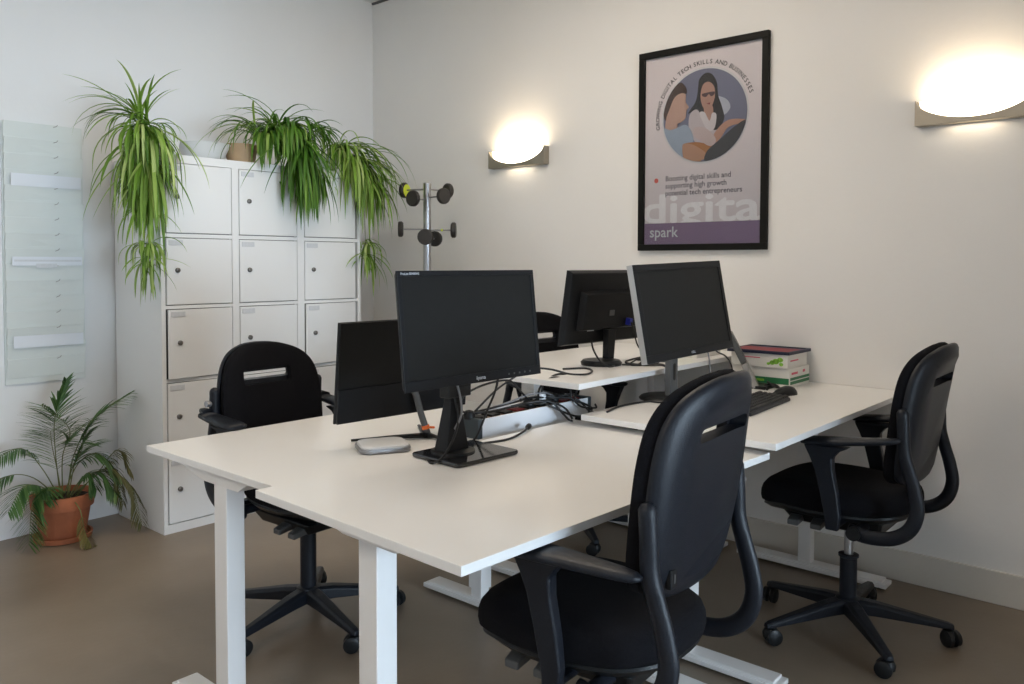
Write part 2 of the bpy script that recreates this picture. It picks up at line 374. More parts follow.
# ------------------------------------------------------------------ wall lamps
def sconce(yc, label):
    t = thing('wall_lamp', label, 'lamp', (XR, yc, 1.988), 0, 'uplighter wall lamps')
    w, h, dp = .222, .106, .048
    obj('back_plate', bbox(-.012, 0, -w, w, 0, h), M_NICKEL, t, bevel=.001)
    b = BM()  # front plate with a round bite out of its top edge
    n = 28; pts = [(-w, 0), (w, 0), (w, h)]
    for k in range(n + 1):
        a = -1 + 2 * k / n; pts.append((-a * (w - .008), h - (h - .018) * math.sqrt(max(0, 1 - a * a)) ** 1.25))
    pts.append((-w, h)); pts2 = []
    for p in pts:
        if not pts2 or (Vector(p) - Vector(pts2[-1])).length > 1e-5: pts2.append(p)
    # strips instead of one concave face
    for k in range(n):
        a0, a1 = -1 + 2 * k / n, -1 + 2 * (k + 1) / n
        f = lambda a: h - (h - .018) * (max(0, 1 - a * a)) ** .625
        for (xx, yy0, yy1, z0, z1) in ((0, a0 * w, a1 * w, f(a0), f(a1)),):
            hull8(b, [(-dp, yy0, 0), (-dp, yy1, 0), (-dp, yy1, z1), (-dp, yy0, z0)], [(-dp - .003, yy0, 0), (-dp - .003, yy1, 0), (-dp - .003, yy1, z1), (-dp - .003, yy0, z0)])
    bmesh.ops.remove_doubles(b, verts=b.verts, dist=1e-5)
    obj('front_plate', b, M_NICKEL, t)
    b = BM(); box(b, -dp, -.012, -w, -w + .003, 0, h); obj('end_cap', b, M_NICKEL, t)
    b = BM(); box(b, -dp, -.012, w - .003, w, 0, h); obj('end_cap', b, M_NICKEL, t)
    b = BM(); box(b, -dp, -dp + .012, -w, w, -.001, .003); obj('bottom_lip', b, M_NICKEL, t)
    b = BM(); n1, n2 = 32, 8; rings = []   # frosted bowl, open at the top
    for i in range(n2 + 1):
        ph = PI / 2 * i / n2
        rings.append([(-.030 + .017 * math.sin(ph) * math.sin(2 * PI * k / n1), (w - .012) * math.sin(ph) ** .8 * math.cos(2 * PI * k / n1), .104 - .098 * math.cos(ph)) for k in range(n1)])
    R = [[b.verts.new(p) for p in r] for r in rings[1:]]
    for a, c in zip(R, R[1:]):
        for k in range(n1): b.faces.new([a[k], a[(k + 1) % n1], c[(k + 1) % n1], c[k]])
    b.faces.new(R[0])
    obj('glass_bowl', b, M_SHADE, t, smooth=True)
    ld = bpy.data.lights.new('lamp_light', 'AREA'); ld.shape = 'RECTANGLE'; ld.size = .30; ld.size_y = .04; ld.energy = LAMP_W; ld.color = (1, .80, .56); ld.spread = PI
    lo = bpy.data.objects.new('lamp_light', ld); link(lo, t); lo.location = (-.045, 0, .112); lo.rotation_euler = (PI, 0, PI / 2)
    ld = bpy.data.lights.new('lamp_light', 'AREA'); ld.shape = 'RECTANGLE'; ld.size = .20; ld.size_y = .03; ld.energy = LAMP_W * .035; ld.color = (1, .82, .60)
    lo = bpy.data.objects.new('lamp_light', ld); link(lo, t); lo.location = (-.030, 0, -.004); lo.rotation_euler = (0, 0, PI / 2)
    return t
sconce(3.262, 'glowing satin metal wall lamp between the coat stand and the poster')
sconce(.788, 'glowing satin metal wall lamp right of the framed poster')

# ------------------------------------------------------------------ poster
PY0, PY1, PZ0, PZ1 = 2.404, 1.676, 1.468, 2.525     # PY0 is the left edge seen from the room
ps = thing('framed_poster', 'black-framed advertising poster with purple footer hanging on the right wall', 'poster', (XR, PY0, PZ0))
PW, PH = PY0 - PY1, PZ1 - PZ0; fw = .033
def pm(u, v, d): return (-d, -u, v)                # u to the right, v up, d off the wall
def pbox(bm, u0, u1, v0, v1, d0, d1, mi=0): box(bm, -d1, -d0, -u1, -u0, v0, v1, mi)
b = BM(); pbox(b, 0, PW, PH - fw, PH, 0, .026); pbox(b, 0, PW, 0, fw, 0, .026); pbox(b, 0, fw, fw, PH - fw, 0, .026); pbox(b, PW - fw, PW, fw, PH - fw, 0, .026)
obj('frame', b, M_FRAME, ps, bevel=.002)
def flat(name, poly, m, d, parent, mats=None):
    b = BM(); vs = [b.verts.new(pm(u, v, d)) for (u, v) in poly]; vt = [b.verts.new(pm(u, v, d - .0006)) for (u, v) in poly]; n = len(poly)
    b.faces.new(vs); b.faces.new(vt[::-1])
    for i in range(n): b.faces.new([vs[i], vs[(i + 1) % n], vt[(i + 1) % n], vt[i]])
    bmesh.ops.triangulate(b, faces=[f for f in b.faces if len(f.verts) > 4])
    return obj(name, b, m, parent)
paper = flat('print', [(fw - .002, fw - .002), (PW - fw + .002, fw - .002), (PW - fw + .002, PH - fw + .002), (fw - .002, PH - fw + .002)], M_PAPER, .006, ps)
def cm(name, c, r=0.5): return mat(name, c, r, noise=0.03, nscale=40)
m_pur = cm('print_purple', (0.22, 0.135, 0.25))
flat('footer_band', [(fw, fw), (PW - fw, fw), (PW - fw, .145), (fw, .145)], m_pur, .0098, paper)
CU, CV, CR = PY0 - 2.025, 2.158 - PZ0, .236
def clip(poly):
    out = poly
    for k in range(48):
        a = 2 * PI * (k + .5) / 48; nx, ny = math.cos(a), math.sin(a); lim = CR * .997; res = []
        for i in range(len(out)):
            p, q = out[i], out[(i + 1) % len(out)]; dp = p[0] * nx + p[1] * ny - lim; dq = q[0] * nx + q[1] * ny - lim
            if dp <= 0: res.append(p)
            if (dp <= 0) != (dq <= 0):
                t = dp / (dp - dq); res.append((p[0] + (q[0] - p[0]) * t, p[1] + (q[1] - p[1]) * t))
        out = res
        if not out: break
    return out
def smoothpoly(P, n=5):
    P = [Vector((x, y, 0)) for x, y in P]; N = len(P); out = []
    for i in range(N):
        a, b_, c, d = P[(i - 1) % N], P[i], P[(i + 1) % N], P[(i + 2) % N]
        for k in range(n):
            t = k / n; q = 0.5 * ((2 * b_) + (c - a) * t + (2 * a - 5 * b_ + 4 * c - d) * t * t + (3 * b_ - a - 3 * c + d) * t ** 3)
            out.append((q.x, q.y))
    return out
circ = [(CU + CR * math.cos(2 * PI * k / 64), CV + CR * math.sin(2 * PI * k / 64)) for k in range(64)]
ring = [(CU + (CR + .010) * math.cos(2 * PI * k / 64), CV + (CR + .010) * math.sin(2 * PI * k / 64)) for k in range(64)]
flat('picture_rim', ring, cm('rim_white', (.64, .63, .66)), .0064, paper)
pic = flat('picture', circ, cm('pic_blue', (.155, .165, .25)), .0070, paper)
# shapes in circle units (x right, y up, radius 1) read off the photograph
shapes = [
 ('glow', [(.20, .38), (.50, .30), (.62, .10), (.45, -.05), (.25, .1)], (.42, .45, .54)),
 ('hair', [(-.12, .78), (.02, .90), (.18, .86), (.30, .66), (.33, .40), (.42, .15), (.48, -.12), (.34, -.30), (.10, -.34), (-.06, -.18), (-.22, .10), (-.38, .08), (-.20, .32), (-.14, .60)], (.012, .010, .012)),
 ('blouse', [(-.34, .04), (-.16, .14), (0, -.10), (.14, .0), (.22, -.16), (.30, -.30), (.36, -.45), (.22, -.68), (0, -.72), (-.20, -.56), (-.35, -.30)], (.50, .45, .48)),
 ('hair', [(.10, -.12), (.24, .06), (.42, .02), (.46, -.18), (.32, -.34), (.18, -.30)], (.016, .013, .015)),
 ('neck', [(.02, .20), (.20, .18), (.22, .0), (.14, -.14), (.02, .0)], (.40, .23, .18)),
 ('collar', [(-.10, .04), (.02, .06), (.14, -.14), (.20, .02), (.30, -.02), (.26, -.30), (.10, -.34)], (.60, .56, .58)),
 ('face', [(-.02, .66), (.12, .70), (.24, .58), (.26, .36), (.18, .16), (.06, .10), (-.04, .22), (-.08, .44)], (.40, .23, .18)),
 ('glasses', [(-.04, .46), (.08, .475), (.25, .475), (.24, .41), (.17, .385), (.12, .44), (.05, .385), (-.03, .41)], (.06, .03, .035)),
 ('mouth', [(.06, .24), (.16, .26), (.14, .21)], (.22, .05, .05)),
 ('hair', [(-1.0, .40), (-.80, .62), (-.58, .78), (-.44, .66), (-.42, .52), (-.55, .52), (-.72, .40), (-.80, .10), (-.96, .0)], (.045, .022, .016)),
 ('face', [(-.72, .46), (-.56, .54), (-.44, .50), (-.44, .34), (-.36, .22), (-.42, .14), (-.44, -.02), (-.56, -.10), (-.64, -.12), (-.66, -.28), (-.92, -.26), (-.92, .02), (-.84, .22)], (.48, .31, .25)),
 ('shirt', [(-1.0, -.22), (-.82, -.24), (-.68, -.22), (-.44, -.16), (-.30, -.30), (-.24, -.55), (-.40, -.80), (-.60, -1.0), (-1.0, -.8)], (.30, .37, .48)),
 ('table', [(-.50, -.62), (-.26, -.56), (0, -.60), (.24, -.70), (.02, -.90), (-.10, -1.0), (-.42, -1.0)], (.36, .15, .045)),
 ('arm', [(-.50, -.60), (-.28, -.60), (.02, -.78), (.10, -.92), (-.20, -.98), (-.44, -.92)], (.44, .24, .15)),
 ('arm', [(.24, -.46), (.44, -.24), (.66, -.16), (.96, -.20), (.98, -.28), (.74, -.28), (.56, -.34), (.42, -.52), (.28, -.62)], (.46, .25, .18)),
 ('sleeve', [(-.22, -.26), (.0, -.26), (.24, -.44), (.30, -.60), (.16, -.68), (-.08, -.54), (-.22, -.42)], (.52, .42, .42)),
 ('keyboard', [(.98, -.22), (.70, -.34), (.40, -.56), (.10, -.78), (.06, -1.0), (.50, -.95), (.9, -.6)], (.035, .035, .04)),
]
pmats = {}
for i, (nm, P, c) in enumerate(shapes):
    P = clip([(x * CR, y * CR) for x, y in (smoothpoly(P) if nm not in ('mouth',) else P)])
    if len(P) < 3: continue
    if c not in pmats: pmats[c] = cm('pic_' + nm, c)
    flat('picture_' + nm, [(CU + x, CV + y) for x, y in P], pmats[c], .0074 + .0003 * i, paper)
b = BM(); s = 'GROWING DIGITAL TECH SKILLS AND BUSINESSES'; a0, a1 = 191.0, 17.0
wid = {'I': .45, ' ': .55, 'W': 1.3, 'G': 1.1, 'M': 1.2, 'N': 1.1, 'D': 1.05, 'O': 1.1, 'A': 1.05}
tot = sum(wid.get(ch, .92) for ch in s); acc = 0
for ch in s:
    wch = wid.get(ch, .92); a = math.radians(a0 + (a1 - a0) * (acc + wch / 2) / tot); acc += wch
    if ch == ' ': continue
    rr = CR + .024; cxp, cyp = CU + rr * math.cos(a), CV + rr * math.sin(a); th = a - PI / 2
    add_text(b, ch, .031, lambda x, y: pm(cxp + x * math.cos(th) - y * math.sin(th), cyp + x * math.sin(th) + y * math.cos(th), .0072), 'CENTER', bold=.0005)
obj('arc_text', b, cm('ink_black', (.03, .03, .035)), paper)
m_ink = cm('ink_grey', (.11, .09, .12))
b = BM()
for k, s in enumerate(('Boosting digital skills and', 'supporting high growth', 'potential tech entrepreneurs')):
    add_text(b, s, .0385, lambda x, y: pm(.158 + x * .97, .367 - .0385 * k + y, .0072), bold=.0004)
obj('tagline_text', b, m_ink, paper)
b = BM(); add_text(b, 'digita', .325, lambda x, y: pm(.012 + x * .98, .149 + y * .66, .0070), bold=.006)
bmesh.ops.delete(b, geom=[v for v in b.verts if -v.co.y > PW - fw - .001 and False], context='VERTS')
obj('backdrop_text', b, cm('ghost_white', (.92, .90, .93)), paper)
b = BM(); add_text(b, 'spark', .078, lambda x, y: pm(.066 + x, .072 + y, .0106), bold=.0010); obj('footer_text', b, M_WTXT, paper)
b = BM(); vs = [b.verts.new(pm(.103 + .0125 * math.cos(2 * PI * k / 20), .373 + .0125 * math.sin(2 * PI * k / 20), .0073)) for k in range(20)]; b.faces.new(vs)
obj('bullet_dot', b, cm('dot_red', (.65, .10, .06)), paper)
b = BM(); pbox(b, fw - .001, PW - fw + .001, fw - .001, PH - fw + .001, .0165, .0185); obj('glass_pane', b, M_PANE, ps)

# ------------------------------------------------------------------ desks
def desk(label, x, y, L, D, z, yaw, cols_, footL, foot_y0, foot_y1):
    t = thing('desk', label, 'desk', (x, y, 0), yaw, 'white height-adjustable desks')
    th = .022
    obj('tabletop', bbox(0, L, 0, D, z - th, z), M_TOP, t, bevel=.0015)
    zb = z - th - .001
    obj('crossbar', bbox(cols_[0][0] + .03, cols_[1][0] - .03, D / 2 - .02, D / 2 + .02, zb - .05, zb - .008), M_LEG, t, bevel=.002)
    for (cx, cy) in cols_:
        b = BM(); y0, y1 = .16, D - .16
        hull8(b, [(cx - .03, cy - .10, zb - .038), (cx + .03, cy - .10, zb - .038), (cx + .03, cy + .10, zb - .038), (cx - .03, cy + .10, zb - .038)],
                 [(cx - .035, y0, zb + .0008), (cx + .035, y0, zb + .0008), (cx + .035, y1, zb + .0008), (cx - .035, y1, zb + .0008)])
        obj('side_bracket', b, M_LEG, t, bevel=.001)
        b = BM(); box(b, cx - .030, cx + .030, cy - .036, cy + .036, .22 if z > .83 else .075, zb - .036); box(b, cx - .024, cx + .024, cy - .029, cy + .029, .028, .30)
        lg = obj('leg', b, M_LEG, t, bevel=.003)
        b = BM(); box(b, cx - .042, cx + .042, foot_y0, foot_y1, .012, .030, taper=(1, 1)); box(b, cx - .036, cx + .036, foot_y0 + .02, foot_y1 - .02, .028, .040)
        box(b, cx - .02, cx + .02, foot_y0 + .03, foot_y0 + .07, 0, .013, mi=1); box(b, cx - .02, cx + .02, foot_y1 - .07, foot_y1 - .03, 0, .013, mi=1)
        obj('foot', b, [M_LEG, M_PLAST2], lg, bevel=.003)
    return t
ZA, ZB, ZD, ZCD = .787, .800, .842, .958
R_ = math.radians
desk('white desk at the far left with the black flat monitor and white disc drive', 1.245, 1.93, 1.36, .769, ZA, 0, [(.048, .33), (1.16, .33)], .7, -.02, .625)
desk('nearest white desk, carrying the monitor on a square base, low front left', 1.139, 1.121, 1.346, .79, ZB, R_(-2.1), [(.09, .385), (1.20, .385)], .7, .03, .73)
desk('white desk at the right against the wall, with the keyboard and paper boxes', 2.43, 1.029, 1.395, .745, ZD, 0, [(.135, .38), (1.25, .38)], .7, .02, .70)
desk('highest white desk at the back, raised above the others', 2.405, 1.765, 1.415, .765, ZCD, 0, [(.335, .50), (1.26, .50)], .7, .04, .72)

# ------------------------------------------------------------------ office chairs
def se_ring(w, l, yc, z, n=56, e=2.5, bend=True):
    out = []
    for k in range(n):
        a = 2 * PI * k / n; c, s = math.cos(a), math.sin(a)
        x = w * math.copysign(abs(c) ** (2 / e), c); y = yc + l * math.copysign(abs(s) ** (2 / e), s)
        x *= 1 - .10 * max(0, (yc - y) / l)
        zz = z - (.9 * max(0, y - .17) ** 1.6 if bend else 0) + (.25 * max(0, -y - .14)) * .4
        out.append((x, y, zz))
    return out
BK = [(0, .632), (.11, .633), (.162, .643), (.200, .672), (.220, .725), (.230, .800), (.233, .880), (.229, .950), (.215, 1.018), (.187, 1.068), (.143, 1.102), (.075, 1.124), (0, 1.130)]
def back_outline(n=6):
    R = catmull([(x, z, 0) for x, z in BK], n); R = [(p.x, p.y) for p in R]
    return R + [(-x, z) for x, z in R[-2:0:-1]]
def back_surf(x, z, off, dz):
    # y position of the leaning, sideways-curved back; positive off = forwards
    y = -.252 - (z - .635) * .175 + (1.0 + 1.4 * max(0, z - .70)) * x * x + .10 * max(0, .80 - z) ** 2 - .02 * math.sin((z - .635) * 6)
    return (x, y + off, z + dz)
def back_body(bm, layers, dz, sc0=1.0):
    O = back_outline(); cz = .88
    rings = [[back_surf(x * s, cz + (z - cz) * (1 - (1 - s) * .9), off, dz) for (x, z) in O] for (s, off) in layers]
    R = [[bm.verts.new(p) for p in r] for r in rings]; n = len(O)
    for a, c in zip(R, R[1:]):
        for k in range(n): bm.faces.new([a[k], a[(k + 1) % n], c[(k + 1) % n], c[k]])
    bm.faces.new(R[0][::-1]); bm.faces.new(R[-1])
CH = {}
def make_chair(label, x, y, yaw, dz=0.0, dback=0.0, base_rot=4.4, cyl_top=.30, chrome=True, arm_dz=0.0, mdz=0.0, asl=1.0, arm_dy=0.0):
    t = thing('office_chair', label, 'chair', (x, y, 0), yaw, 'black office swivel chairs')
    # seat
    b = BM()
    prof = [(.80, .500), (.93, .506), (.985, .520), (1.0, .540), (.995, .560), (.97, .578), (.91, .592), (.80, .600), (.60, .603), (.35, .600), (.12, .598)]
    R = [[b.verts.new((p[0], p[1], p[2] + dz)) for p in se_ring(.238 * s, .285 * s, .035, z)] for s, z in prof]
    for a, c in zip(R, R[1:]):
        for k in range(56): b.faces.new([a[k], a[(k + 1) % 56], c[(k + 1) % 56], c[k]])
    b.faces.new(R[0][::-1]); b.faces.new(R[-1])
    seat = obj('seat', b, M_FABRIC, t, smooth=True)
    b = BM(); loft(b, [[(p[0], p[1], p[2] + dz) for p in se_ring(.238 * s, .285 * s, .035, z)] for s, z in ((.70, .478), (.88, .484), (.955, .502), (.95, .510))])
    obj('seat_shell', b, M_PLAST2, t, smooth='auto')
    # back
    bd = dz + dback
    slot = lambda zc: None
    b = BM(); back_body(b, [(.80, -.014), (.93, -.012), (.985, -.006), (1.0, .004), (.985, .014), (.90, .016)], bd)
    sh = obj('back_shell', b, M_PLAST, t, smooth='auto')
    c = BM(); yc = -.252 - (1.005 - .635) * .175
    loft(c, [[(u, yc + o_, 1.000 + v + bd) for (u, v) in rrect(.265, .031, .011, 4)] for o_ in (-.2, .3)])
    boolcut(sh, c)
    b = BM(); back_body(b, [(.90, .014), (.975, .022), (1.000, .034), (.995, .046), (.95, .055), (.86, .061), (.60, .064)], bd)
    pd = obj('back_cushion', b, M_FABRIC, t, smooth='auto')
    c = BM(); loft(c, [[(u, yc + o_, 1.000 + v + bd) for (u, v) in [(p_, q_ - .004) for p_, q_ in rrect(.225, .062, .012, 4)]] for o_ in (-.2, .3)])
    boolcut(pd, c)
    for o in (sh, pd):
        o.data.set_sharp_from_angle(angle=R_(50))
    b = BM(); p0 = back_surf(-.150, .69, -.016, bd); box(b, p0[0] - .016, p0[0] + .016, p0[1] - .004, p0[1] + .010, p0[2] - .022, p0[2] + .022)
    tg = obj('tension_label', b, M_PLAST2, t, bevel=.003)
    b = BM(); box(b, p0[0] - .002, p0[0] + .002, p0[1] - .0050, p0[1] - .0035, p0[2] - .010, p0[2] + .010); obj('label_mark', b, M_GREYMET, tg)
    # mechanism
    d0 = dz + mdz
    b = BM(); hull8(b, [(-.11, -.14, .422 + d0), (.11, -.14, .422 + d0), (.13, .17, .432 + d0), (-.13, .17, .432 + d0)], [(-.15, -.16, .482 + d0), (.15, -.16, .482 + d0), (.16, .20, .480 + d0), (-.16, .20, .480 + d0)])
    if mdz: box(b, -.10, .10, -.10, .12, .478 + d0, .486 + dz)
    mch = obj('mechanism', b, M_PLAST2, t, bevel=.010, seg=3)
    for sx in (-1, 1):
        for yy in (.145, .06):
            b = BM(); hull8(b, [(sx * .13, yy - .024, .440 + d0), (sx * .190, yy - .020, .430 + d0), (sx * .190, yy + .020, .430 + d0), (sx * .13, yy + .024, .440 + d0)],
                               [(sx * .13, yy - .024, .468 + d0), (sx * .190, yy - .020, .450 + d0), (sx * .190, yy + .020, .450 + d0), (sx * .13, yy + .024, .468 + d0)])
            obj('lever', b, M_STANDG, mch, bevel=.004)
    b = BM(); tube(b, [(-.245, -.10, .468 + dz), (.245, -.10, .468 + dz)], .018, 16)
    obj('cross_tube', b, M_PLAST, t, smooth='auto')
    for sx in (-1, 1):
        X = .244 * sx
        P = catmull([(X * .96, -.075, .470 + dz), (X, -.14, .462 + dz), (X, -.22, .474 + dz), (X, -.275, .515 + dz), (X, -.297, .580 + dz), (X, -.287, .650 + dz), (X, -.268, .715 + dz), (X, -.253, .775 + dz), (X, -.250, .84 + dz), (X, -.246, .905 + dz)], 5)
        n = len(P); rr = []
        for i in range(n):
            u = i / (n - 1); w = .026 - .006 * u; k = 1.0
            rr.append((.016 if u < .7 else .019, w * k))
        P2 = P + [P[-1] + Vector((0, 0, .010)), P[-1] + Vector((0, 0, .015))]; rr += [(.014, .015), (.005, .006)]
        b = BM(); tube(b, P2, rr, 16, up=Vector((0, 1, .01)) if False else Vector((0, 0, 1)))
        obj('back_frame', b, M_PLAST, t, smooth=True)
        b = BM(); tube(b, [(X * 1.0, -.098, .468 + dz), (X * 1.10, -.098, .468 + dz)], .024, 18); obj('pivot_knob', b, M_PLAST2, t, smooth='auto')
        if sx > 0:
            b = BM(); tube(b, [(X, -.25, .86 + dz), (X + .035, -.25, .86 + dz)], .012, 12); obj('height_knob', b, M_GREYMET, t, smooth='auto')
        # armrest: post and pad
        az = dz + arm_dz
        b = BM(); X2 = .272 * sx
        sec = [(-.052, -.008, .470, .012), (-.058, -.004, .520, .014), (-.048, .012, .600, .016), (-.032, .032, .680, .017), (-.030, .050, .725, .019), (-.050, .062, .750, .022), (-.085, .068, .768, .026)]
        loft(b, [[(X2 - h_, ya + arm_dy, z + az), (X2 - h_, yb + arm_dy, z + az), (X2 + h_, yb + arm_dy, z + az), (X2 + h_, ya + arm_dy, z + az)] for (ya, yb, z, h_) in sec for w_ in (1,)])
        box(b, min(X2, sx * .12), max(X2, sx * .12), -.05 + arm_dy, -.01 + arm_dy, .476 + dz, .492 + dz)
        post = obj('arm_post', b, M_PLAST, t, bevel=.006, seg=3)
        b = BM(); rings = []
        pad = [(.078, .775, .020, .006), (.070, .778, .040, .011), (.045, .779, .046, .013), (0, .783, .044, .014), (-.07, .790, .038, .014), (-.14, .799, .032, .013), (-.20, .808, .026, .012), (-.235, .814, .018, .010), (-.250, .816, .008, .005)]
        for (yy, z, w, h) in pad:
            z = .775 + (z - .775) * asl
            rings.append([(X2 + sx * .006 + w * math.copysign(abs(math.cos(q)) ** .75, math.cos(q)), (yy + arm_dy if yy > -.18 else yy + arm_dy * .3), z + az + h * math.copysign(abs(math.sin(q)) ** .75, math.sin(q))) for q in [2 * PI * k / 20 for k in range(20)]])
        loft(b, rings); obj('armrest', b, M_PLAST, t, smooth=True)
    # column
    b = BM(); lathe(b, [(.026, .09), (.026, .12), (.031, .125), (.031, cyl_top - .012), (.037, cyl_top - .008), (.037, cyl_top), (.020, cyl_top + .002)], 28); obj('gas_column', b, M_PLAST, t, smooth='auto')
    b = BM(); lathe(b, [(.0165, cyl_top - .02), (.0165, .44 + dz)] if chrome else [(.027, cyl_top - .02), (.027, .44 + dz)], 24); obj('piston', b, M_CHROME if chrome else M_PLAST2, t, smooth='auto', label='chrome piston' if chrome else None)
    # star base
    b = BM(); lathe(b, [(.026, .075), (.045, .080), (.050, .11), (.044, .135), (.030, .140)], 28)
    base = obj('star_base', b, M_PLAST, t, smooth='auto')
    for k in range(5):
        a = R_(base_rot + 72 * k) - yaw; dx, dy = math.cos(a), math.sin(a)
        b = BM(); rings = []
        for (r, hw, z0, z1) in ((.03, .030, .082, .135), (.10, .027, .080, .128), (.20, .023, .073, .110), (.30, .019, .066, .092), (.345, .017, .062, .084), (.362, .012, .062, .078)):
            cx, cy = dx * r, dy * r; nx, ny = -dy, dx
            rings.append([(cx + nx * hw, cy + ny * hw, z0), (cx + nx * hw, cy + ny * hw, z1 - .010), (cx + nx * hw * .6, cy + ny * hw * .6, z1), (cx - nx * hw * .6, cy - ny * hw * .6, z1), (cx - nx * hw, cy - ny * hw, z1 - .010), (cx - nx * hw, cy - ny * hw, z0)])
        loft(b, rings); obj('star_arm', b, M_PLAST, base, bevel=.003)
        ca = a + R_(35 + 67 * k)
        hx, hy = dx * .345, dy * .345; ex, ey = math.cos(ca), math.sin(ca)
        b = BM(); tube(b, [(0, 0, .030), (0, 0, .066)], .007, 10); lathe(b, [(.024, .028), (.026, .045), (.018, .058), (0, .062)], 16)
        c0 = obj('caster', b, M_PLAST2, t, smooth='auto', loc=(hx, hy, 0))
        for s_ in (-1, 1):
            b = BM(); q = Vector((-ey, ex, 0)); o0 = Vector((ex * .012, ey * .012, .030))
            tube(b, [o0 + q * (s_ * .006), o0 + q * (s_ * .009), o0 + q * (s_ * .024), o0 + q * (s_ * .028)], [.026, .030, .029, .020], 24)
            obj('wheel', b, M_PLAST2, c0, smooth='auto')
    return t
make_chair('nearest black office chair, its plastic back towards us in the foreground', 1.672, 1.150, R_(4.5), dz=-.015, dback=.045, base_rot=20, asl=-.1)
make_chair('black office chair at the right end, seen from the side near the wall', 3.155, 1.045, R_(0.5), dz=-.005, base_rot=4.4)
make_chair('black office chair facing us behind the left desk, in front of the lockers', 1.860, 2.668, R_(183), dz=.0, dback=-.055, base_rot=47, cyl_top=.36, chrome=False, arm_dz=.02, mdz=-.03, arm_dy=-.115)
make_chair('mostly hidden black office chair behind the raised back desk', 3.40, 2.50, R_(174), dz=.005, base_rot=15, arm_dz=-.03)

# ------------------------------------------------------------------ monitors
def frame_of(c, yaw, tilt, roll=0.0):
    ex = Vector((math.cos(yaw) * math.cos(roll), math.sin(yaw) * math.cos(roll), math.sin(roll))); n = Vector((-math.sin(yaw), math.cos(yaw), 0))
    ez = ex.cross(n) * math.cos(tilt) + n * math.sin(tilt); ey = ez.cross(ex)
    return ex, ey, ez, Vector(c)
def panel(root, c, w, h, yaw, tilt, roll, face, body=M_MON, side=None, th=.028, bez=(.016, .016, .030), bump=.028, screen=M_SCREEN, hump=True):
    """face=-1: screen towards local -y ; +1: towards +y. root sits unrotated at its own location"""
    ex, ey, ez, C = frame_of(c, yaw, tilt, roll); C = C - root.location
    def P(x, y, z): return C + ex * x + ey * y + ez * z
    def hx(bm, x0, x1, y0, y1, z0, z1, mi=0, ins=0):
        bot = [P(x0, y0, z0), P(x1, y0, z0), P(x1, y0, z1), P(x0, y0, z1)]
        top = [P(x0 + ins, y1, z0 + ins), P(x1 - ins, y1, z0 + ins), P(x1 - ins, y1, z1 - ins), P(x0 + ins, y1, z1 - ins)]
        hull8(bm, bot, top, mi)
    f = face
    b = BM(); bs, bt, bb = bez
    y0 = 0; y1 = -f * th
    hx(b, -w / 2, w / 2, y0, y1, -h / 2, h / 2, 1 if side else 0, 0 if side else (.006 if th < .02 else .010))
    if side: hx(b, -w / 2 + .001, w / 2 - .001, f * .0005, 0, -h / 2 + .001, h / 2 - .001, 0)
    cs_ = obj('casing', b, [body, side] if side else body, root, bevel=.004)
    b = BM(); yy = f * (.0012 if side else .001)   # raised bezel frame
    for (x0, x1, z0, z1) in ((-w / 2, w / 2, h / 2 - bt, h / 2), (-w / 2, w / 2, -h / 2, -h / 2 + bb), (-w / 2, -w / 2 + bs, -h / 2 + bb, h / 2 - bt), (w / 2 - bs, w / 2, -h / 2 + bb, h / 2 - bt)):
        hx(b, x0 + .0005, x1 - .0005, -f * .002, f * .005, z0 + .0005 if z0 < 0 and x1 - x0 > .1 else z0, z1 - (.0005 if z1 > 0 and x1 - x0 > .1 else 0))
    obj('bezel', b, body, root, bevel=.001)
    b = BM(); hx(b, -w / 2 + bs, w / 2 - bs, f * .0005, f * .002, -h / 2 + bb, h / 2 - bt); obj('screen', b, screen, root)
    if hump:
        b = BM(); hx(b, -w * .36, w * .36, -f * th * .98, -f * (th + bump), -h * .30, h * .24, 0, .012); obj('back_hump', b, body, root, bevel=.003)
    return P
# --- monitor on the near desk
t = thing('monitor', 'black monitor with thick bezel on a square glossy base, front left', 'monitor', (1.812, 1.765, ZB), 0, 'office monitors')
P = panel(t, (1.812, 1.731, 1.205), .58, .346, R_(-1.9), R_(6.2), 0, -1, th=.020)
b = BM(); loft(b, [[(x, y, z) for (x, y) in rrect(.262 * s, .215 * s, .012)] for (s, z) in ((.985, .002), (1, .005), (1, .011), (.985, .014))])
bp = obj('base_plate', b, M_GLOSS, t, smooth='auto'); bp.rotation_euler = (0, 0, R_(-3))
b = BM(); hull8(b, [(-.075, .005, .013), (.022, .005, .013), (.022, .065, .013), (-.075, .065, .013)], [(-.052, .015, .17), (-.005, .015, .17), (-.005, .045, .17), (-.052, .045, .17)])
box(b, -.052, -.005, .015, .045, .168, .40)
obj('neck', b, M_MON, t, bevel=.003)
b = BM(); lathe(b, [(0, .013), (.070, .013), (.068, .019), (.05, .021), (0, .021)], 36, (-.025, .03, 0)); obj('swivel_disc', b, M_PLAST2, t, smooth='auto')
b = BM(); box(b, -.070, .030, .004, .045, .185, .42); obj('mount_block', b, M_PLAST2, t, bevel=.004)
def ptext(parent, P, s, size, x, z, y=-.0058, m=M_WTXT, flip=1, align='CENTER'):
    b = BM(); add_text(b, s, size, lambda u, v: P(x + u * flip, y, z + v), align, bold=size * .008); return obj('brand_mark', b, m, parent)
ptext(t, P, 'iiyama', .016, .01, -.346 / 2 + .010)
ptext(t, P, 'ProLite B2480HS', .0100, -.58 / 2 + .012, .346 / 2 - .0125, align='LEFT')
for k in range(5):
    b = BM(); C0 = P(.135 + .025 * k, -.006, -.346 / 2 + .014); lathe(b, [(0, -.0012), (.003, -.001), (.0032, .001)], 10, C0, axis='y'); obj('button', b, M_STANDG, t)
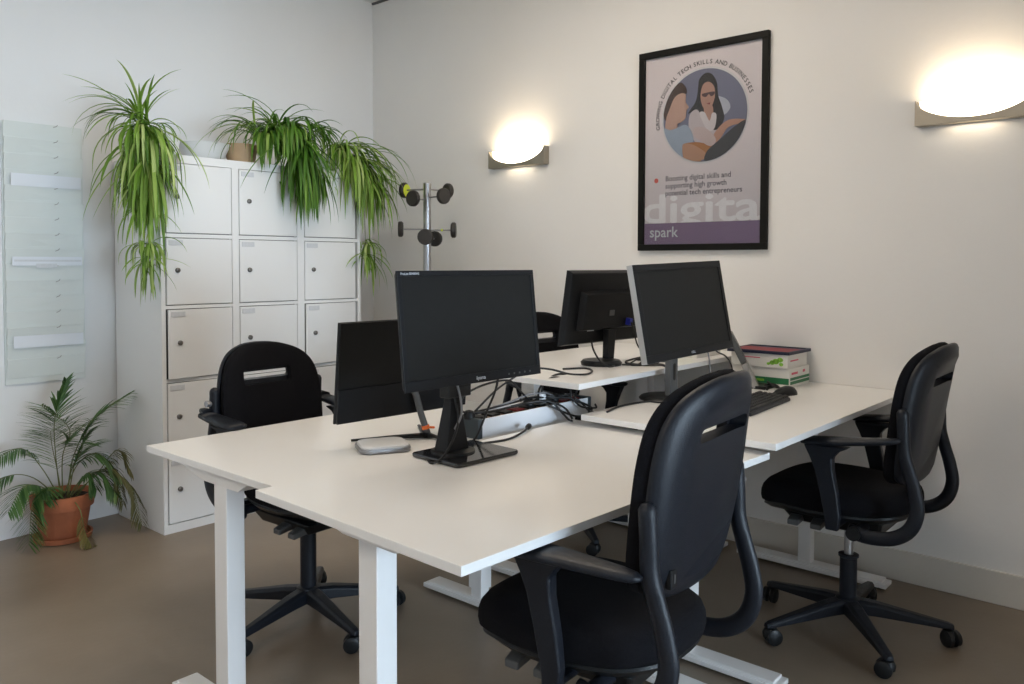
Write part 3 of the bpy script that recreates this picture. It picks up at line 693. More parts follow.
# --- monitor on the left desk, back towards us
t = thing('monitor', 'slim black monitor turned away from us on the left desk', 'monitor', (1.930, 2.10, ZA), 0, 'office monitors')
P = panel(t, (1.895, 2.139, 1.039), .56, .336, R_(-4.2), R_(-5.5), 0, 1, body=M_MON, th=.012, bump=.012, hump=False, bez=(.004, .004, .018))
b = BM()
def hq(bm, P, x0, x1, y0, y1, z0, z1):
    hull8(bm, [P(x0, y0, z0), P(x1, y0, z0), P(x1, y0, z1), P(x0, y0, z1)], [P(x0, y1, z0), P(x1, y1, z0), P(x1, y1, z1), P(x0, y1, z1)])
hq(b, P, -.279, .279, -.0115, -.0135, -.05, .1665); obj('back_cover', b, M_SCREEN, t, bevel=.001)
b = BM(); hq(b, P, -.278, .278, -.011, -.018, -.166, -.052); obj('lower_cover', b, M_MON, t, bevel=.002)
b = BM(); L0 = t.location
pts = [P(.0, -.014, -.06), Vector((-.016, .012, .165)), Vector((0, -.002, .09)), Vector((.016, -.020, .016))]
tube(b, catmull(pts, 5), [(.009, .012)] * 16, 10); st = obj('stand_arm', b, M_STANDG, t, smooth=True)
b = BM(); q0 = Vector((.0125, -.016, .034)); q1 = Vector((.010, -.014, .046)); tube(b, [q0, q1], .014, 14); tube(b, [q0 + Vector((.012, -.006, .004)), q0 + Vector((.028, -.012, .002))], .004, 8); obj('cable_tie', b, M_ORANGE, st, label='orange cable tie')
b = BM()
for e in ((-.20, .13, .006), (.13, .15, .006), (.02, -.09, .006)):
    tube(b, [(.016, -.022, .012), Vector((.016, -.022, .012)) * .5 + Vector(e) * .5 + Vector((0, 0, .002)), e], [(.014, .010), (.010, .006), (.006, .004)], 10)
obj('stand_foot', b, M_PLAST2, t, smooth=True)
# --- monitor on the right desk
t = thing('monitor', 'black monitor with silver side on a round base, facing us on the right', 'monitor', (2.945, 1.690, ZD), 0, 'office monitors')
P = panel(t, (2.905, 1.610, 1.219), .62, .374, R_(-3.5), R_(10.1), R_(1.8), -1, side=M_SILVER, th=.026, bez=(.022, .026, .030))
b = BM(); lathe(b, [(0, 0), (.115, 0), (.118, .006), (.110, .014), (.05, .020), (0, .020)], 40, (0, .02, 0)); obj('base_plate', b, M_PLAST2, t, smooth='auto')
b = BM(); box(b, -.030, .030, -.010, .018, .018, .26); nk = obj('neck', b, M_STANDG, t, bevel=.004)
b = BM(); loft(b, [[(x, y, z + .115) for (x, z) in rrect(.018, .07, .009)] for y in (-.0115, -.0105)]); obj('cable_slot', b, M_PLAST2, nk)
b = BM(); hull8(b, [(-.05, -.03, .22), (.05, -.03, .22), (.05, .02, .22), (-.05, .02, .22)], [(-.05, -.005, .42), (.05, -.005, .42), (.05, .03, .42), (-.05, .03, .42)]); obj('mount_block', b, M_PLAST2, t, bevel=.004)
ptext(t, P, 'DELL', .013, 0, -.374 / 2 + .010, y=-.006)
# --- monitor on the raised back desk, back towards us
t = thing('monitor', 'black monitor seen from behind on the raised back desk', 'monitor', (2.955, 2.045, ZCD), 0, 'office monitors')
P = panel(t, (2.972, 2.050, 1.210), .54, .324, R_(-4.1), R_(-9.1), 0, 1, th=.022, bump=.030)
b = BM(); lathe(b, [(0, 0), (.088, 0), (.090, .012), (.080, .022), (.03, .026), (0, .026)], 36, (-.02, -.01, 0)); obj('base_plate', b, M_PLAST2, t, smooth='auto')
b = BM(); hull8(b, [(-.005, -.030, .02), (.050, -.030, .02), (.050, -.005, .02), (-.005, -.005, .02)], [(-.005, -.038, .155), (.055, -.038, .155), (.055, -.008, .155), (-.005, -.008, .155)]); obj('neck', b, M_MON, t, bevel=.003)
b = BM(); hq(b, P, -.12, -.075, -.0235, -.0225, -.10, -.065); obj('barcode_label', b, M_TAG, t)
b = BM(); hq(b, P, -.02, .015, -.0535, -.052, -.03, -.005); obj('rating_label', b, M_STANDG, t)
b = BM(); hq(b, P, .105, .125, -.075, -.045, -.075, -.045); obj('video_plug', b, M_BLUEP, t, label='blue video plug')
VP = P(.115, -.075, -.06) + t.location

# ------------------------------------------------------------------ power box along the seam of the two left desks
t = thing('power_box', 'long white desktop power box with red sockets and dark end caps', 'power box', (2.045, 1.932, ZA), R_(-.3))
b = BM(); Lb, Db, Hb = .665, .115, .068
box(b, .02, Lb - .02, 0, .006, .0, Hb); box(b, .02, Lb - .02, Db - .006, Db, 0, Hb + .004); box(b, .02, Lb - .02, .006, Db - .006, 0, Hb - .022)
obj('housing', b, M_BOXW, t, bevel=.0015)
for x0 in (0, Lb - .022):
    obj('end_cap', bbox(x0, x0 + .022, -.002, Db + .002, 0, Hb + .003), M_BOXD, t, bevel=.003)
obj('socket_strip', bbox(.024, Lb - .024, .020, Db - .020, Hb - .024, Hb - .006), M_BRN, t, bevel=.002)
for k in range(9):
    x = .058 + k * .0685
    b = BM(); box(b, x - .024, x + .024, .030, Db - .030, Hb - .008, Hb + .001); s = obj('socket', b, M_RED if k in (3, 7, 8) else M_PLAST2, t, bevel=.004)

# ------------------------------------------------------------------ cables and plugs
def cable(name, label, pts, r=.0040, m=M_CABLE, cat='cable', plug=None):
    b = BM(); P = catmull(pts, 7); tube(b, P, r, 8); o = obj(name, b, m, smooth=True); tag(o, label, cat, None)
    if plug:
        b = BM(); e = P[-1] if plug == 'end' else P[0]; d = (P[-1] - P[-4]).normalized() if plug == 'end' else (P[0] - P[3]).normalized()
        tube(b, [e - d * .012, e - d * .002, e + d * .018, e + d * .022], [.005, .010, .010, .007], 10); obj('plug', b, M_PLAST2, o, smooth='auto')
    return o
zA, zB = ZA + .004, ZB + .004
cable('power_cable', 'thin black cable hanging from the right half of the front monitor', [(1.98, 1.78, 1.10), (1.985, 1.79, 1.0), (1.975, 1.83, .90), (1.955, 1.85, .83), (1.94, 1.87, zB), (1.90, 1.885, zB)])
cable('power_cable', 'black cable lying on the near desk with a loose plug end', [(1.76, 1.86, zB), (1.86, 1.875, zB), (1.95, 1.835, zB), (2.06, 1.81, zB), (2.17, 1.835, zB + .004), (2.235, 1.865, zB + .008)], plug='end')
cable('power_cable', 'black cable looping down behind the neck of the front monitor', [(1.79, 1.80, 1.05), (1.775, 1.775, .98), (1.785, 1.77, .92), (1.74, 1.745, .87), (1.69, 1.74, .822), (1.665, 1.76, zB), (1.70, 1.82, zB), (1.76, 1.88, zB)], r=.0036, m=M_CABLE)
cable('power_cable', 'grey cable hanging beside the neck of the front monitor', [(1.775, 1.77, 1.04), (1.790, 1.765, .98), (1.793, 1.765, .93), (1.765, 1.765, .89)], m=M_GCABLE)
cable('power_cable', 'black cable arching high over the middle of the power box', [(2.47, 1.99, .862), (2.46, 1.98, .92), (2.50, 1.97, .955), (2.56, 1.96, .962), (2.62, 1.95, .935), (2.63, 1.94, .89), (2.60, 1.93, .868), (2.62, 1.91, .845), (2.63, 1.875, .81)])
cable('power_cable', 'black cable looped at the left over the power box', [(2.10, 1.99, .864), (2.02, 1.985, .885), (2.02, 1.98, .935), (2.10, 1.97, .965), (2.22, 1.97, .972), (2.28, 1.975, .955), (2.34, 1.975, .905), (2.40, 1.98, .868), (2.46, 1.94, .866), (2.50, 1.90, .84), (2.50, 1.865, zB)])
cable('power_cable', 'long black cable rising from the power box to the raised back desk', [(2.10, 2.00, .870), (2.19, 1.99, .930), (2.27, 1.985, .965), (2.36, 1.96, 1.00), (2.44, 1.93, .995), (2.53, 1.90, .970), (2.62, 1.885, ZCD + .004), (2.72, 1.93, ZCD + .004), (2.76, 2.00, ZCD + .004), (2.68, 2.05, ZCD + .004)])
cable('power_cable', 'black cable running along the top of the power box', [(2.08, 2.005, .866), (2.18, 1.995, .872), (2.30, 1.985, .880), (2.40, 1.985, .885), (2.50, 1.97, .873), (2.56, 1.92, .870), (2.60, 1.90, .835), (2.68, 1.885, .82), (2.70, 1.90, .83)])
cable('power_cable', 'grey cable crossing the top of the power box sockets', [(2.16, 2.00, .868), (2.28, 1.985, .885), (2.36, 1.975, .900), (2.46, 1.97, .898), (2.54, 1.98, .872), (2.60, 1.985, .862)], m=M_GCABLE, r=.004)
cable('power_cable', 'black cable bundled flat over the right half of the power box', [(2.30, 2.0, .862), (2.40, 1.97, .875), (2.46, 2.00, .880), (2.52, 1.965, .876), (2.57, 2.00, .872), (2.63, 1.975, .866), (2.68, 1.99, .862)], r=.005)
cable('power_cable', 'black cable making a tall round arch over the right part of the power box', [(2.44, 1.985, .862), (2.42, 1.965, .915), (2.44, 1.945, .950), (2.49, 1.935, .958), (2.55, 1.93, .935), (2.575, 1.93, .890), (2.575, 1.925, .862), (2.62, 1.905, .845), (2.66, 1.89, .822), (2.62, 1.875, .806), (2.52, 1.872, .812), (2.40, 1.915, .868)], r=.0042)
cable('power_cable', 'black cable dropping from the box sockets onto the near desk', [(2.30, 1.985, .866), (2.37, 1.95, .876), (2.43, 1.915, .872), (2.46, 1.89, .835), (2.47, 1.86, .806), (2.465, 1.84, .8045)], r=.0042)
cable('power_cable', 'black cable lying low along the front sockets of the power box', [(2.06, 1.985, .872), (2.14, 1.965, .868), (2.24, 1.975, .866), (2.32, 1.96, .872), (2.42, 1.975, .868), (2.50, 1.96, .866)], r=.0045)
for (x, y, lab, mm) in ((2.055, 1.985, 'black power plug standing in the leftmost socket of the power box', M_PLAST2), (2.47, 1.995, 'white power plug standing in the middle of the power box', M_WHITEP), (2.40, 2.00, 'black power plug beside the white plug in the power box', M_PLAST2), (2.55, 1.995, 'black power plug right of the white plug in the power box', M_PLAST2)):
    h = .05 if mm is M_WHITEP else .030
    b = BM(); lathe(b, [(0, 0), (.020, 0), (.021, h * .5), (.015, h * .9), (.006, h)], 16)
    tag(obj('power_plug', b, mm, smooth='auto', loc=(x, y, .853)), lab, 'plug', 'plugs in the power box')
zc = ZCD + .004
cable('power_cable', 'black cable hanging from the back monitor to its round base', [(2.86, 2.035, 1.07), (2.855, 2.02, 1.03), (2.86, 1.99, .985), (2.875, 1.955, zc), (2.91, 1.95, zc)])
cable('power_cable', 'black cable with blue plug hanging from the back monitor', [tuple(VP), (VP.x + .01, VP.y - .01, VP.z - .045), (3.10, 1.95, 1.03), (3.14, 1.91, .985), (3.17, 1.88, zc)], r=.0035)
cable('power_cable', 'straight black cable slanting up behind the silver-sided monitor', [(2.98, 1.93, zc), (3.06, 1.92, .985), (3.16, 1.90, 1.02), (3.24, 1.88, 1.05)], r=.003)
cable('power_cable', 'tangled black cable on the raised desk beside the back monitor base', [(2.97, 1.95, zc), (3.02, 1.90, zc), (3.10, 1.92, .985), (3.06, 1.97, zc + .01), (2.99, 1.94, zc + .006), (3.03, 1.87, zc), (3.12, 1.86, zc + .004), (3.15, 1.91, zc + .01), (3.07, 1.94, zc + .014), (3.20, 1.87, zc)], r=.0045)
cable('power_cable', 'black cable dropping off the front edge of the raised desk', [(2.98, 1.91, zc), (3.03, 1.84, zc), (3.05, 1.79, zc), (3.06, 1.775, .93), (3.05, 1.76, .885), (3.02, 1.75, ZD + .004)], r=.0035)
cable('power_cable', 'second black cable hanging off the raised desk by the monitor neck', [(3.08, 1.88, zc), (3.07, 1.80, zc + .002), (3.045, 1.774, .945), (3.02, 1.765, .90), (3.04, 1.755, .865), (3.05, 1.74, ZD + .004)], r=.003)
cable('power_cable', 'black cable lying across the back of the right desk', [(2.52, 1.72, ZD + .004), (2.66, 1.75, ZD + .004), (2.80, 1.735, ZD + .004), (2.87, 1.69, ZD + .004)], r=.004)
cable('power_cable', 'grey cable curving down below the silver-sided monitor', [(3.10, 1.62, 1.06), (3.09, 1.60, 1.00), (3.04, 1.57, .93), (2.98, 1.55, .88), (2.93, 1.56, ZD + .004)], r=.003, m=M_GCABLE)
cable('power_cable', 'short black cable hanging behind the right corner of the silver-sided monitor', [(3.20, 1.66, 1.08), (3.26, 1.655, 1.02), (3.34, 1.65, .99), (3.38, 1.64, .94), (3.36, 1.62, ZD + .004)], r=.0035)

# ------------------------------------------------------------------ small things on the desks
t = thing('external_drive', 'flat white and grey disc drive on the left desk', 'disc drive', (1.735, 2.070, ZA), R_(-28))
b = BM(); loft(b, [[(x, y, z) for (x, y) in rrect(.168 * s, .150 * s, .035)] for (s, z) in ((.94, 0), (1, .004), (1, .012), (.985, .016))]); obj('body', b, M_GREYMET, t, smooth='auto')
b = BM(); loft(b, [[(x, y, z) for (x, y) in rrect(.158 * s, .140 * s, .035)] for (s, z) in ((1, .0155), (1, .020), (.96, .024), (.8, .0255))]); obj('lid', b, M_WHITEP, t, smooth='auto')
t = thing('keyboard', 'black computer keyboard on the right desk', 'keyboard', (3.020, 1.366, ZD), R_(4))
b = BM(); hull8(b, [(-.22, -.068, 0), (.22, -.068, 0), (.22, .068, 0), (-.22, .068, 0)], [(-.218, -.066, .014), (.218, -.066, .014), (.218, .066, .024), (-.218, .066, .024)]); obj('tray', b, M_PLAST, t, bevel=.004)
rows_ = [(-.050, [(-.205 + .019 * k) for k in range(22)])]
for r_ in range(6):
    b = BM(); yy = -.052 + r_ * .0205; x = -.208; k = 0
    while x < .205:
        w = .017
        if r_ == 0 and 3 < k < 5: w = .110
        if k in (14, 18): x += .006
        z0 = .0145 + (yy + .066) * .0758
        hull8(b, [(x, yy - .0085, z0), (x + w, yy - .0085, z0), (x + w, yy + .0085, z0 + .001), (x, yy + .0085, z0 + .001)], [(x + .002, yy - .006, z0 + .007), (x + w - .002, yy - .006, z0 + .007), (x + w - .002, yy + .006, z0 + .008), (x + .002, yy + .006, z0 + .008)])
        x += w + .0022; k += 1
    obj('key_row', b, M_MON, t)
t = thing('computer_mouse', 'black computer mouse at the right end of the keyboard', 'mouse', (3.375, 1.392, ZD), R_(75))
b = BM(); rings = []
for (yy, w, h) in ((-.060, .006, .010), (-.056, .020, .022), (-.040, .029, .033), (-.015, .032, .038), (.015, .031, .035), (.040, .029, .026), (.054, .024, .018), (.060, .010, .010)):
    rings.append([(w * math.copysign(abs(math.cos(q)) ** .8, math.cos(q)), yy, max(0, h * math.sin(q)) if math.sin(q) > 0 else 0.0005 * k) for k, q in [(k, 2 * PI * k / 24) for k in range(24)]])
loft(b, rings); obj('shell', b, M_PLAST2, t, smooth=True)
b = BM(); tube(b, [(-.003, .035, .0275), (.003, .035, .0275)], .006, 12, up=Vector((0, 1, 0))); obj('scroll_wheel', b, M_STANDG, t, smooth='auto')
cable('mouse_cable', 'thin black mouse cable lying behind the keyboard', [(3.34, 1.450, ZD + .004), (3.28, 1.50, ZD + .003), (3.20, 1.53, ZD + .003), (3.12, 1.55, ZD + .003)], r=.002)

def carton(label, x0, x1, y0, y1, z0, h, band, leaf=True):
    t = thing('paper_carton', label, 'box', (x0, y0, z0), 0, 'printed white paper cartons')
    W_, D_ = x1 - x0, y1 - y0
    obj('carton', bbox(0, W_, 0, D_, 0, h), M_CARD, t, bevel=.002)
    if band:
        b = BM(); box(b, -.0010, .0, .004, D_ - .004, .012, .040); box(b, .006, W_ - .004, -.0010, 0, .012, .026); box(b, .006, W_ - .004, -.0010, 0, .031, .043); obj('green_band', b, M_GREEN, t)
        b = BM(); box(b, -.0016, -.0008, .12, .19, .020, .030); obj('band_text', b, M_LIME, t)
        b = BM(); box(b, .02, .09, -.0008, .0, .056, .066); box(b, .15, .175, -.0008, 0, .058, .070); obj('pink_print', b, M_PINK, t)
    if leaf:
        b = BM()
        for (yy, zz, r) in ((.035, .038, .014), (.055, .030, .016), (.072, .024, .013), (.030, .018, .010), (.090, .018, .008)):
            vs = [b.verts.new((-.0012, yy + r * math.cos(2 * PI * k / 14), zz + r * .8 * math.sin(2 * PI * k / 14))) for k in range(14)]; b.faces.new(vs)
        obj('leaf_print', b, M_LIME, t)
        b = BM(); box(b, -.0010, 0, .13, .24, .040, .044); box(b, .03, .12, -.0010, 0, .030, .036); obj('pink_print', b, M_PINK if not band else M_PINK, t)
    return t
carton('lower white paper carton with a green band, on the right desk', 3.576, 3.806, 1.455, 1.740, ZD, .085, True, False)
carton('upper white paper carton with leaf print, stacked under the navy tray', 3.568, 3.790, 1.462, 1.735, ZD + .085, .062, False)
carton('low white carton with leaf print on the back raised desk', 3.42, 3.66, 1.835, 2.10, ZCD, .050, False)
t = thing('document_tray', 'flat navy tray with a red sheet on top of the paper cartons', 'tray', (3.560, 1.452, ZD + .147))
b = BM(); box(b, 0, .255, 0, .300, 0, .010); box(b, 0, .255, 0, .012, .010, .014); box(b, 0, .012, .012, .300, .010, .014); box(b, .243, .255, .012, .3, .010, .014); box(b, .012, .243, .288, .3, .010, .014); obj('tray', b, M_NAVY, t, bevel=.001)
obj('red_lining', bbox(.0125, .175, .020, .287, .0101, .0125), M_REDP, t)
# slanted stand seen edge-on beside the silver monitor
t = thing('tablet_stand', 'slanted grey stand seen edge-on right of the silver-sided monitor', 'stand', (3.50, 1.56, ZD))
vd = Vector((.905, .425, 0)); n_ = Vector((-vd.y, vd.x, 0)); up_ = Vector((0, 0, 1)); k0 = n_ * .0; k1 = Vector((0, .14, .245))
def slab(bm, s0, s1, w0, w1, th):
    a = k1 * s0; c = k1 * s1; tn = (n_ * .245 - up_ * .135).normalized() * th
    hull8(bm, [a + vd * w0, a + vd * w1, a + vd * w1 + tn, a + vd * w0 + tn], [c + vd * w0, c + vd * w1, c + vd * w1 + tn, c + vd * w0 + tn])
b = BM(); slab(b, .48, 1.0, -.06, .06, .026); obj('upper_panel', b, M_STANDG, t, bevel=.004)
b = BM(); slab(b, .05, .47, -.06, .06, .028); obj('lower_panel', b, M_STANDL, t, bevel=.004)
b = BM(); box(b, -.06, .06, -.05, .07, 0, .014); obj('foot_plate', b, M_PLAST2, t, bevel=.003)
cable('power_cable', 'small coil of black cable in front of the green-banded carton', [(3.44, 1.50, ZD + .004), (3.48, 1.53, ZD + .012), (3.52, 1.51, ZD + .018), (3.50, 1.47, ZD + .008), (3.46, 1.48, ZD + .020), (3.49, 1.52, ZD + .03), (3.53, 1.50, ZD + .006), (3.50, 1.46, ZD + .004)], r=.005)

# ------------------------------------------------------------------ spider plants on the lockers
def ribbon(bm, pts, w, tone, lay, fold=.25):
    pts = [Vector(p) for p in pts]; n = len(pts); prev = None
    for i, p in enumerate(pts):
        t = (pts[min(i + 1, n - 1)] - pts[max(i - 1, 0)]).normalized(); s = t.cross(Vector((0, 0, 1)))
        if s.length < .05: s = t.cross(Vector((.3, .9, 0)))
        s.normalize(); u = i / (n - 1); ww = w * (min(1, .45 + u * 2.5) * (1 - max(0, (u - .55) / .45) ** 1.6) + .04); nn = s.cross(t)
        row = [bm.verts.new(p - s * ww / 2 + nn * ww * fold), bm.verts.new(p), bm.verts.new(p + s * ww / 2 + nn * ww * fold)]
        if prev:
            for k in range(2):
                f = bm.faces.new([prev[k], prev[k + 1], row[k + 1], row[k]]); f[lay] = tone; f.smooth = True
        prev = row
def arch(p0, az, el, L, droop, n=11, curl=0.0):
    """leaf centreline: starts at elevation el, bends down by droop (radians) along its length"""
    p = Vector(p0); out = [p.copy()]; st = L / n
    for i in range(n):
        e = el - droop * ((i + .5) / n) ** .8; e = max(e, -1.50); a = az + curl * i / n
        p = p + Vector((math.cos(a) * math.cos(e), math.sin(a) * math.cos(e), math.sin(e))) * st; out.append(p.copy())
    return out
def keep_out(pts, margin=.012):
    # leaves rest on the locker top and hang clear of its front and sides
    for p in pts:
        p.y = min(p.y, y_at(p.x) - .02)
        if LX0 - margin < p.x < LX1 + margin and p.y > LY - .03 and p.z < LH + .006:
            dl, dr, df, dtp = p.x - LX0 + margin, LX1 + margin - p.x, p.y - (LY - .03), LH + .006 - p.z
            mn = min(dl, dr, df, dtp)
            if mn == dtp: p.z = LH + .006
            elif mn == df: p.y = LY - .03
            elif mn == dl: p.x = LX0 - margin
            else: p.x = LX1 + margin
    return pts
def spider(label, pot, pot_args, crowns, material, runners=(), potmat=M_POTW):
    t = thing('spider_plant', label, 'plant', pot, 0, 'trailing spider plants on the lockers')
    r0, r1, h = pot_args
    b = BM(); lathe(b, [(0, 0), (r0, 0), (r0 * 1.02, .004), (r1, h), (r1 * .93, h), (r1 * .90, h - .02), (0, h - .02)], 32); obj('pot', b, potmat, t, smooth='auto')
    b = BM(); lay = b.faces.layers.float.new('leaf_tone')
    O = Vector(pot)
    for (c, n, azc, azs, el, els, L, Ls, dr, w, tone) in crowns:
        for i in range(n):
            az = R_(rnd.gauss(azc, azs)); e = R_(rnd.gauss(el, els)); l = max(.08, rnd.gauss(L, Ls))
            p0 = Vector(c) + Vector((rnd.uniform(-.03, .03), rnd.uniform(-.03, .03), rnd.uniform(-.01, .02)))
            pts = arch(p0, az, e, l, dr * rnd.uniform(.75, 1.25), curl=rnd.uniform(-.5, .5))
            pts = keep_out(pts)
            ribbon(b, [q - O for q in pts], w * rnd.uniform(.7, 1.25), min(1, max(0, rnd.gauss(tone, .22))), lay)
    obj('foliage', b, material, t)
    if runners:
        b = BM()
        for P_ in runners: tube(b, [q - O for q in catmull(P_, 5)], .0022, 6)
        obj('runner', b, M_STEM, t, smooth=True)
    return t
# (crown, count, azimuth, spread, elevation, spread, length, spread, droop, width, tone)
spider('spider plant spilling over the left end of the lockers', (2.06, 4.22, LH), (.065, .085, .12), [
    ((1.92, 4.13, 2.08), 14, 180, 18, 70, 8, .34, .07, 2.3, .013, .40),
    ((1.92, 4.13, 2.07), 10, 195, 22, 45, 14, .30, .06, 2.2, .013, .45),
    ((1.90, 4.12, 2.08), 16, 230, 70, 82, 8, .30, .07, 1.2, .012, .40),
    ((1.96, 4.12, 2.08), 8, 330, 40, 40, 14, .18, .05, 2.2, .012, .40),
    ((1.88, 4.09, 2.06), 60, 230, 60, 5, 25, .26, .06, 2.3, .017, .52),
    ((1.91, 4.05, 2.04), 60, 240, 60, -25, 20, .30, .06, 2.2, .017, .56),
    ((1.86, 4.09, 1.98), 60, 215, 60, -45, 20, .34, .08, 1.2, .016, .46),
    ((1.89, 4.04, 1.92), 80, 235, 80, -55, 20, .34, .08, .9, .015, .46),
    ((1.90, 4.02, 1.84), 30, 240, 80, -45, 20, .30, .06, 1.0, .014, .50),
    ((1.91, 3.99, 2.04), 14, 290, 25, -30, 20, .30, .07, 1.3, .014, .66),
    ((1.87, 4.04, 1.66), 24, 250, 90, -30, 25, .18, .05, 1.2, .012, .56),
    ((1.88, 4.03, 1.48), 44, 230, 90, 10, 30, .14, .04, 2.6, .012, .64),
    ((1.88, 4.03, 1.40), 34, 230, 90, -30, 25, .17, .04, 1.2, .012, .58)], M_LEAF,
    runners=[[(1.96, 4.14, 2.06), (1.90, 4.06, 2.0), (1.89, 4.04, 1.75), (1.89, 4.04, 1.50), (1.89, 4.03, 1.42)]])
spider('dark dense spider plant in a tan pot at the middle of the locker top', (2.52, 4.24, LH), (.07, .095, .115), [
    ((2.68, 4.14, 2.12), 34, 330, 100, 72, 12, .34, .08, 1.9, .012, .40),
    ((2.64, 4.10, 2.12), 16, 150, 40, 60, 12, .26, .06, 2.2, .012, .42),
    ((2.70, 4.14, 2.10), 18, 20, 40, 38, 12, .36, .08, 1.9, .012, .42),
    ((2.56, 4.12, 2.10), 18, 190, 18, 50, 12, .40, .07, 2.1, .010, .45),
    ((2.58, 4.06, 2.12), 60, 265, 50, 20, 25, .20, .05, 2.6, .015, .42),
    ((2.68, 4.02, 2.15), 100, 275, 60, 20, 25, .22, .06, 2.6, .016, .36),
    ((2.73, 3.99, 2.08), 160, 280, 60, -45, 20, .32, .08, 1.1, .016, .32),
    ((2.82, 3.98, 1.96), 70, 285, 60, -60, 15, .26, .05, .8, .014, .34),
    ((2.88, 4.06, 2.16), 40, 330, 50, 20, 25, .22, .06, 2.2, .013, .42)], M_LEAFD, potmat=M_POTT)
spider('light green spider plant hanging over the right corner of the lockers', (3.10, 4.24, LH), (.065, .085, .11), [
    ((3.10, 4.08, 2.10), 70, 270, 90, 20, 28, .26, .07, 2.4, .014, .58),
    ((3.14, 4.04, 2.04), 60, 285, 60, -20, 22, .30, .07, 1.5, .014, .56),
    ((3.18, 4.08, 2.10), 16, 335, 22, 22, 12, .46, .06, 2.4, .013, .52),
    ((3.20, 4.06, 2.02), 60, 315, 35, -5, 20, .36, .08, 1.7, .014, .52),
    ((3.26, 4.02, 1.92), 60, 310, 50, -45, 18, .32, .07, 1.2, .014, .50),
    ((3.27, 4.06, 1.52), 22, 330, 70, 10, 30, .18, .04, 2.3, .012, .60),
    ((3.27, 4.06, 1.44), 22, 330, 70, -25, 25, .22, .05, 1.3, .013, .55)], M_LEAF,
    runners=[[(3.18, 4.10, 2.05), (3.27, 4.06, 1.95), (3.27, 4.07, 1.75), (3.27, 4.06, 1.50), (3.27, 4.06, 1.44)]])
t = thing('planter_bowl', 'shallow white planter bowl on the lockers between the two left plants', 'bowl', (2.31, 4.27, LH))
b = BM(); prof = [(0, 0), (.07, 0), (.11, .03), (.135, .085), (.142, .10), (.134, .10), (.10, .035), (.06, .012), (0, .010)]
lathe(b, prof, 40); obj('bowl', b, M_POTW, t, smooth='auto')

# ------------------------------------------------------------------ palm in a terracotta pot
t = thing('potted_palm', 'parlour palm in a terracotta pot on the floor left of the lockers', 'plant', (1.600, 4.400, 0))
b = BM(); lathe(b, [(0, 0), (.118, 0), (.130, .006), (.136, .030), (.128, .030), (.118, .012), (0, .012)], 44); obj('saucer', b, M_TERRA, t, smooth='auto')
b = BM(); lathe(b, [(0, .013), (.098, .013), (.104, .020), (.128, .165), (.142, .168), (.148, .228), (.146, .234), (.132, .234), (.126, .200), (0, .200)], 44); obj('pot', b, M_TERRA, t, smooth='auto')
b = BM(); lathe(b, [(0, .212), (.06, .214), (.125, .208), (.126, .195)], 30); obj('soil', b, M_SOIL, t, smooth=True)
def frond(pts, ll, n, mt, droop=.5, start=.35, tone=.45, name='frond', w=.011):
    C = catmull(pts, 6); b = BM(); tube(b, C, [(.0032 * (1 - .7 * i / len(C))) for i in range(len(C))], 6)
    s = obj('stem', b, M_STEM, t, smooth=True)
    b = BM(); lay = b.faces.layers.float.new('leaf_tone'); N = len(C) - 1
    for k in range(n):
        u = start + (1 - start) * k / (n - 1); i = min(N - 1, int(u * N)); fr = u * N - i; p = C[i].lerp(C[i + 1], fr); tg = (C[i + 1] - C[i]).normalized()
        side = tg.cross(Vector((0, 0, 1)));
        if side.length < .1: side = tg.cross(Vector((.55, -.8, 0)))
        side.normalize(); prof_ = math.sin(PI * (.18 + .72 * (k / (n - 1)))) ** .7
        for sg in (-1, 1):
            L = ll * prof_ * rnd.uniform(.85, 1.1); d = (side * sg * .85 + tg * .75 + Vector((0, 0, rnd.uniform(-.22, .12)))).normalized()
            q = [p.copy()]; cur = p.copy()
            for j in range(5):
                d2 = (d + Vector((0, 0, -droop * (j + 1) / 5))).normalized(); cur = cur + d2 * L / 5; cur.z = max(cur.z, .006); q.append(cur.copy())
                yw = y_at(1.6) - 4.40 - .012
                q[-1].y = min(q[-1].y, yw)
                if q[-1].x > .345: q[-1].x = .345
            ribbon(b, q, w, min(1, max(0, rnd.gauss(tone, .2))), lay, .15)
    obj('leaflets', b, mt, s)
c0 = Vector((0, 0, .21))
frond([c0 + Vector((-.01, 0, 0)), (-.03, 0, .45), (-.04, -.03, .62), (.0, -.06, .80)], 0.200, 33, M_PALM, .35, .42, .42, w=0.0092)
frond([c0, (.0, -.01, .42), (.02, -.05, .56), (-.12, -.10, .70)], 0.163, 26, M_PALM, .3, .45, .5, w=0.0079)
frond([c0 + Vector((.02, 0, 0)), (.06, 0, .42), (.15, -.04, .60), (.30, -.10, .71)], 0.150, 33, M_PALM, .3, .42, .40, w=0.0073)
frond([c0 + Vector((.02, -.02, 0)), (.05, -.03, .38), (.09, -.05, .50), (.10, -.09, .60)], 0.138, 22, M_PALM, .6, .35, .35, w=0.0079)
frond([c0, (.06, -.05, .38), (.14, -.10, .42), (.22, -.14, .30)], 0.150, 30, M_PALM, .9, .35, .35, w=0.0073)
frond([c0 + Vector((-.02, -.02, 0)), (-.10, -.02, .38), (-.20, -.05, .50), (-.34, -.10, .47)], 0.125, 25, M_PALM, .7, .42, .38, w=0.0073)
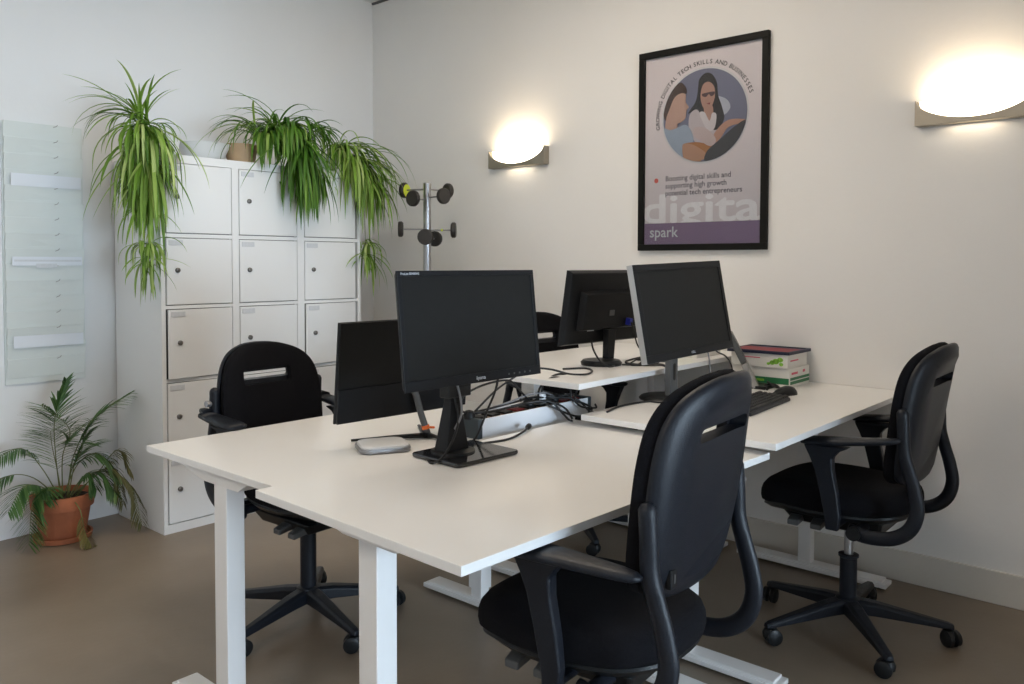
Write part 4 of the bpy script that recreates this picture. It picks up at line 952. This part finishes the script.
frond([c0 + Vector((-.02, 0, 0)), (-.14, -.03, .34), (-.26, -.06, .38), (-.40, -.10, .33)], 0.112, 20, M_PALM, .7, .6, .38, w=0.0067)
frond([c0 + Vector((-.04, -.02, 0)), (-.10, -.06, .28), (-.17, -.10, .24), (-.20, -.13, .05)], 0.150, 33, M_PALM, .35, .25, .45, w=0.0086)
frond([c0 + Vector((.04, 0, 0)), (.14, -.05, .30), (.24, -.08, .42), (.30, -.10, .30)], 0.125, 26, M_PALMD, 1.1, .4, .4, w=0.0061)
frond([c0 + Vector((.05, -.02, 0)), (.12, -.08, .30), (.20, -.12, .34), (.23, -.16, .16)], 0.125, 26, M_PALMD, 1.2, .4, .4, w=0.0061)
frond([c0 + Vector((.05, -.04, 0)), (.16, -.10, .34), (.27, -.16, .24), (.30, -.22, .05)], 0.125, 26, M_PALMD, 1.0, .5, .35, w=0.0061)
frond([c0 + Vector((.0, -.10, .02)), (.01, -.19, .18), (.015, -.23, .08), (.03, -.27, .01)], 0.075, 20, M_PALMD, .6, .45, .7, w=0.0073)
frond([c0 + Vector((-.05, 0, 0)), (-.08, -.05, .28), (-.10, -.10, .29), (-.13, -.14, .24)], 0.100, 20, M_PALM, .6, .3, .5, w=0.0073)
frond([c0 + Vector((.01, -.04, 0)), (.05, -.09, .30), (.08, -.13, .34), (.10, -.16, .26)], 0.125, 22, M_PALM, .9, .3, .3, w=0.0073)
frond([c0 + Vector((-.01, -.02, 0)), (-.04, -.05, .36), (-.08, -.10, .50), (-.10, -.14, .58)], .17, 24, M_PALM, .35, .35, .55, w=.0095)
frond([c0 + Vector((.01, -.03, 0)), (.02, -.07, .36), (.05, -.12, .46), (.02, -.18, .52)], .15, 22, M_PALM, .5, .35, .45, w=.0095)
frond([c0 + Vector((.03, -.03, 0)), (.08, -.07, .30), (.14, -.12, .33), (.19, -.17, .22)], .15, 22, M_PALM, .7, .35, .35, w=.0095)
frond([c0 + Vector((-.03, -.04, 0)), (-.12, -.08, .30), (-.22, -.13, .33), (-.30, -.18, .24)], .13, 20, M_PALM, .6, .4, .45, w=.0095)
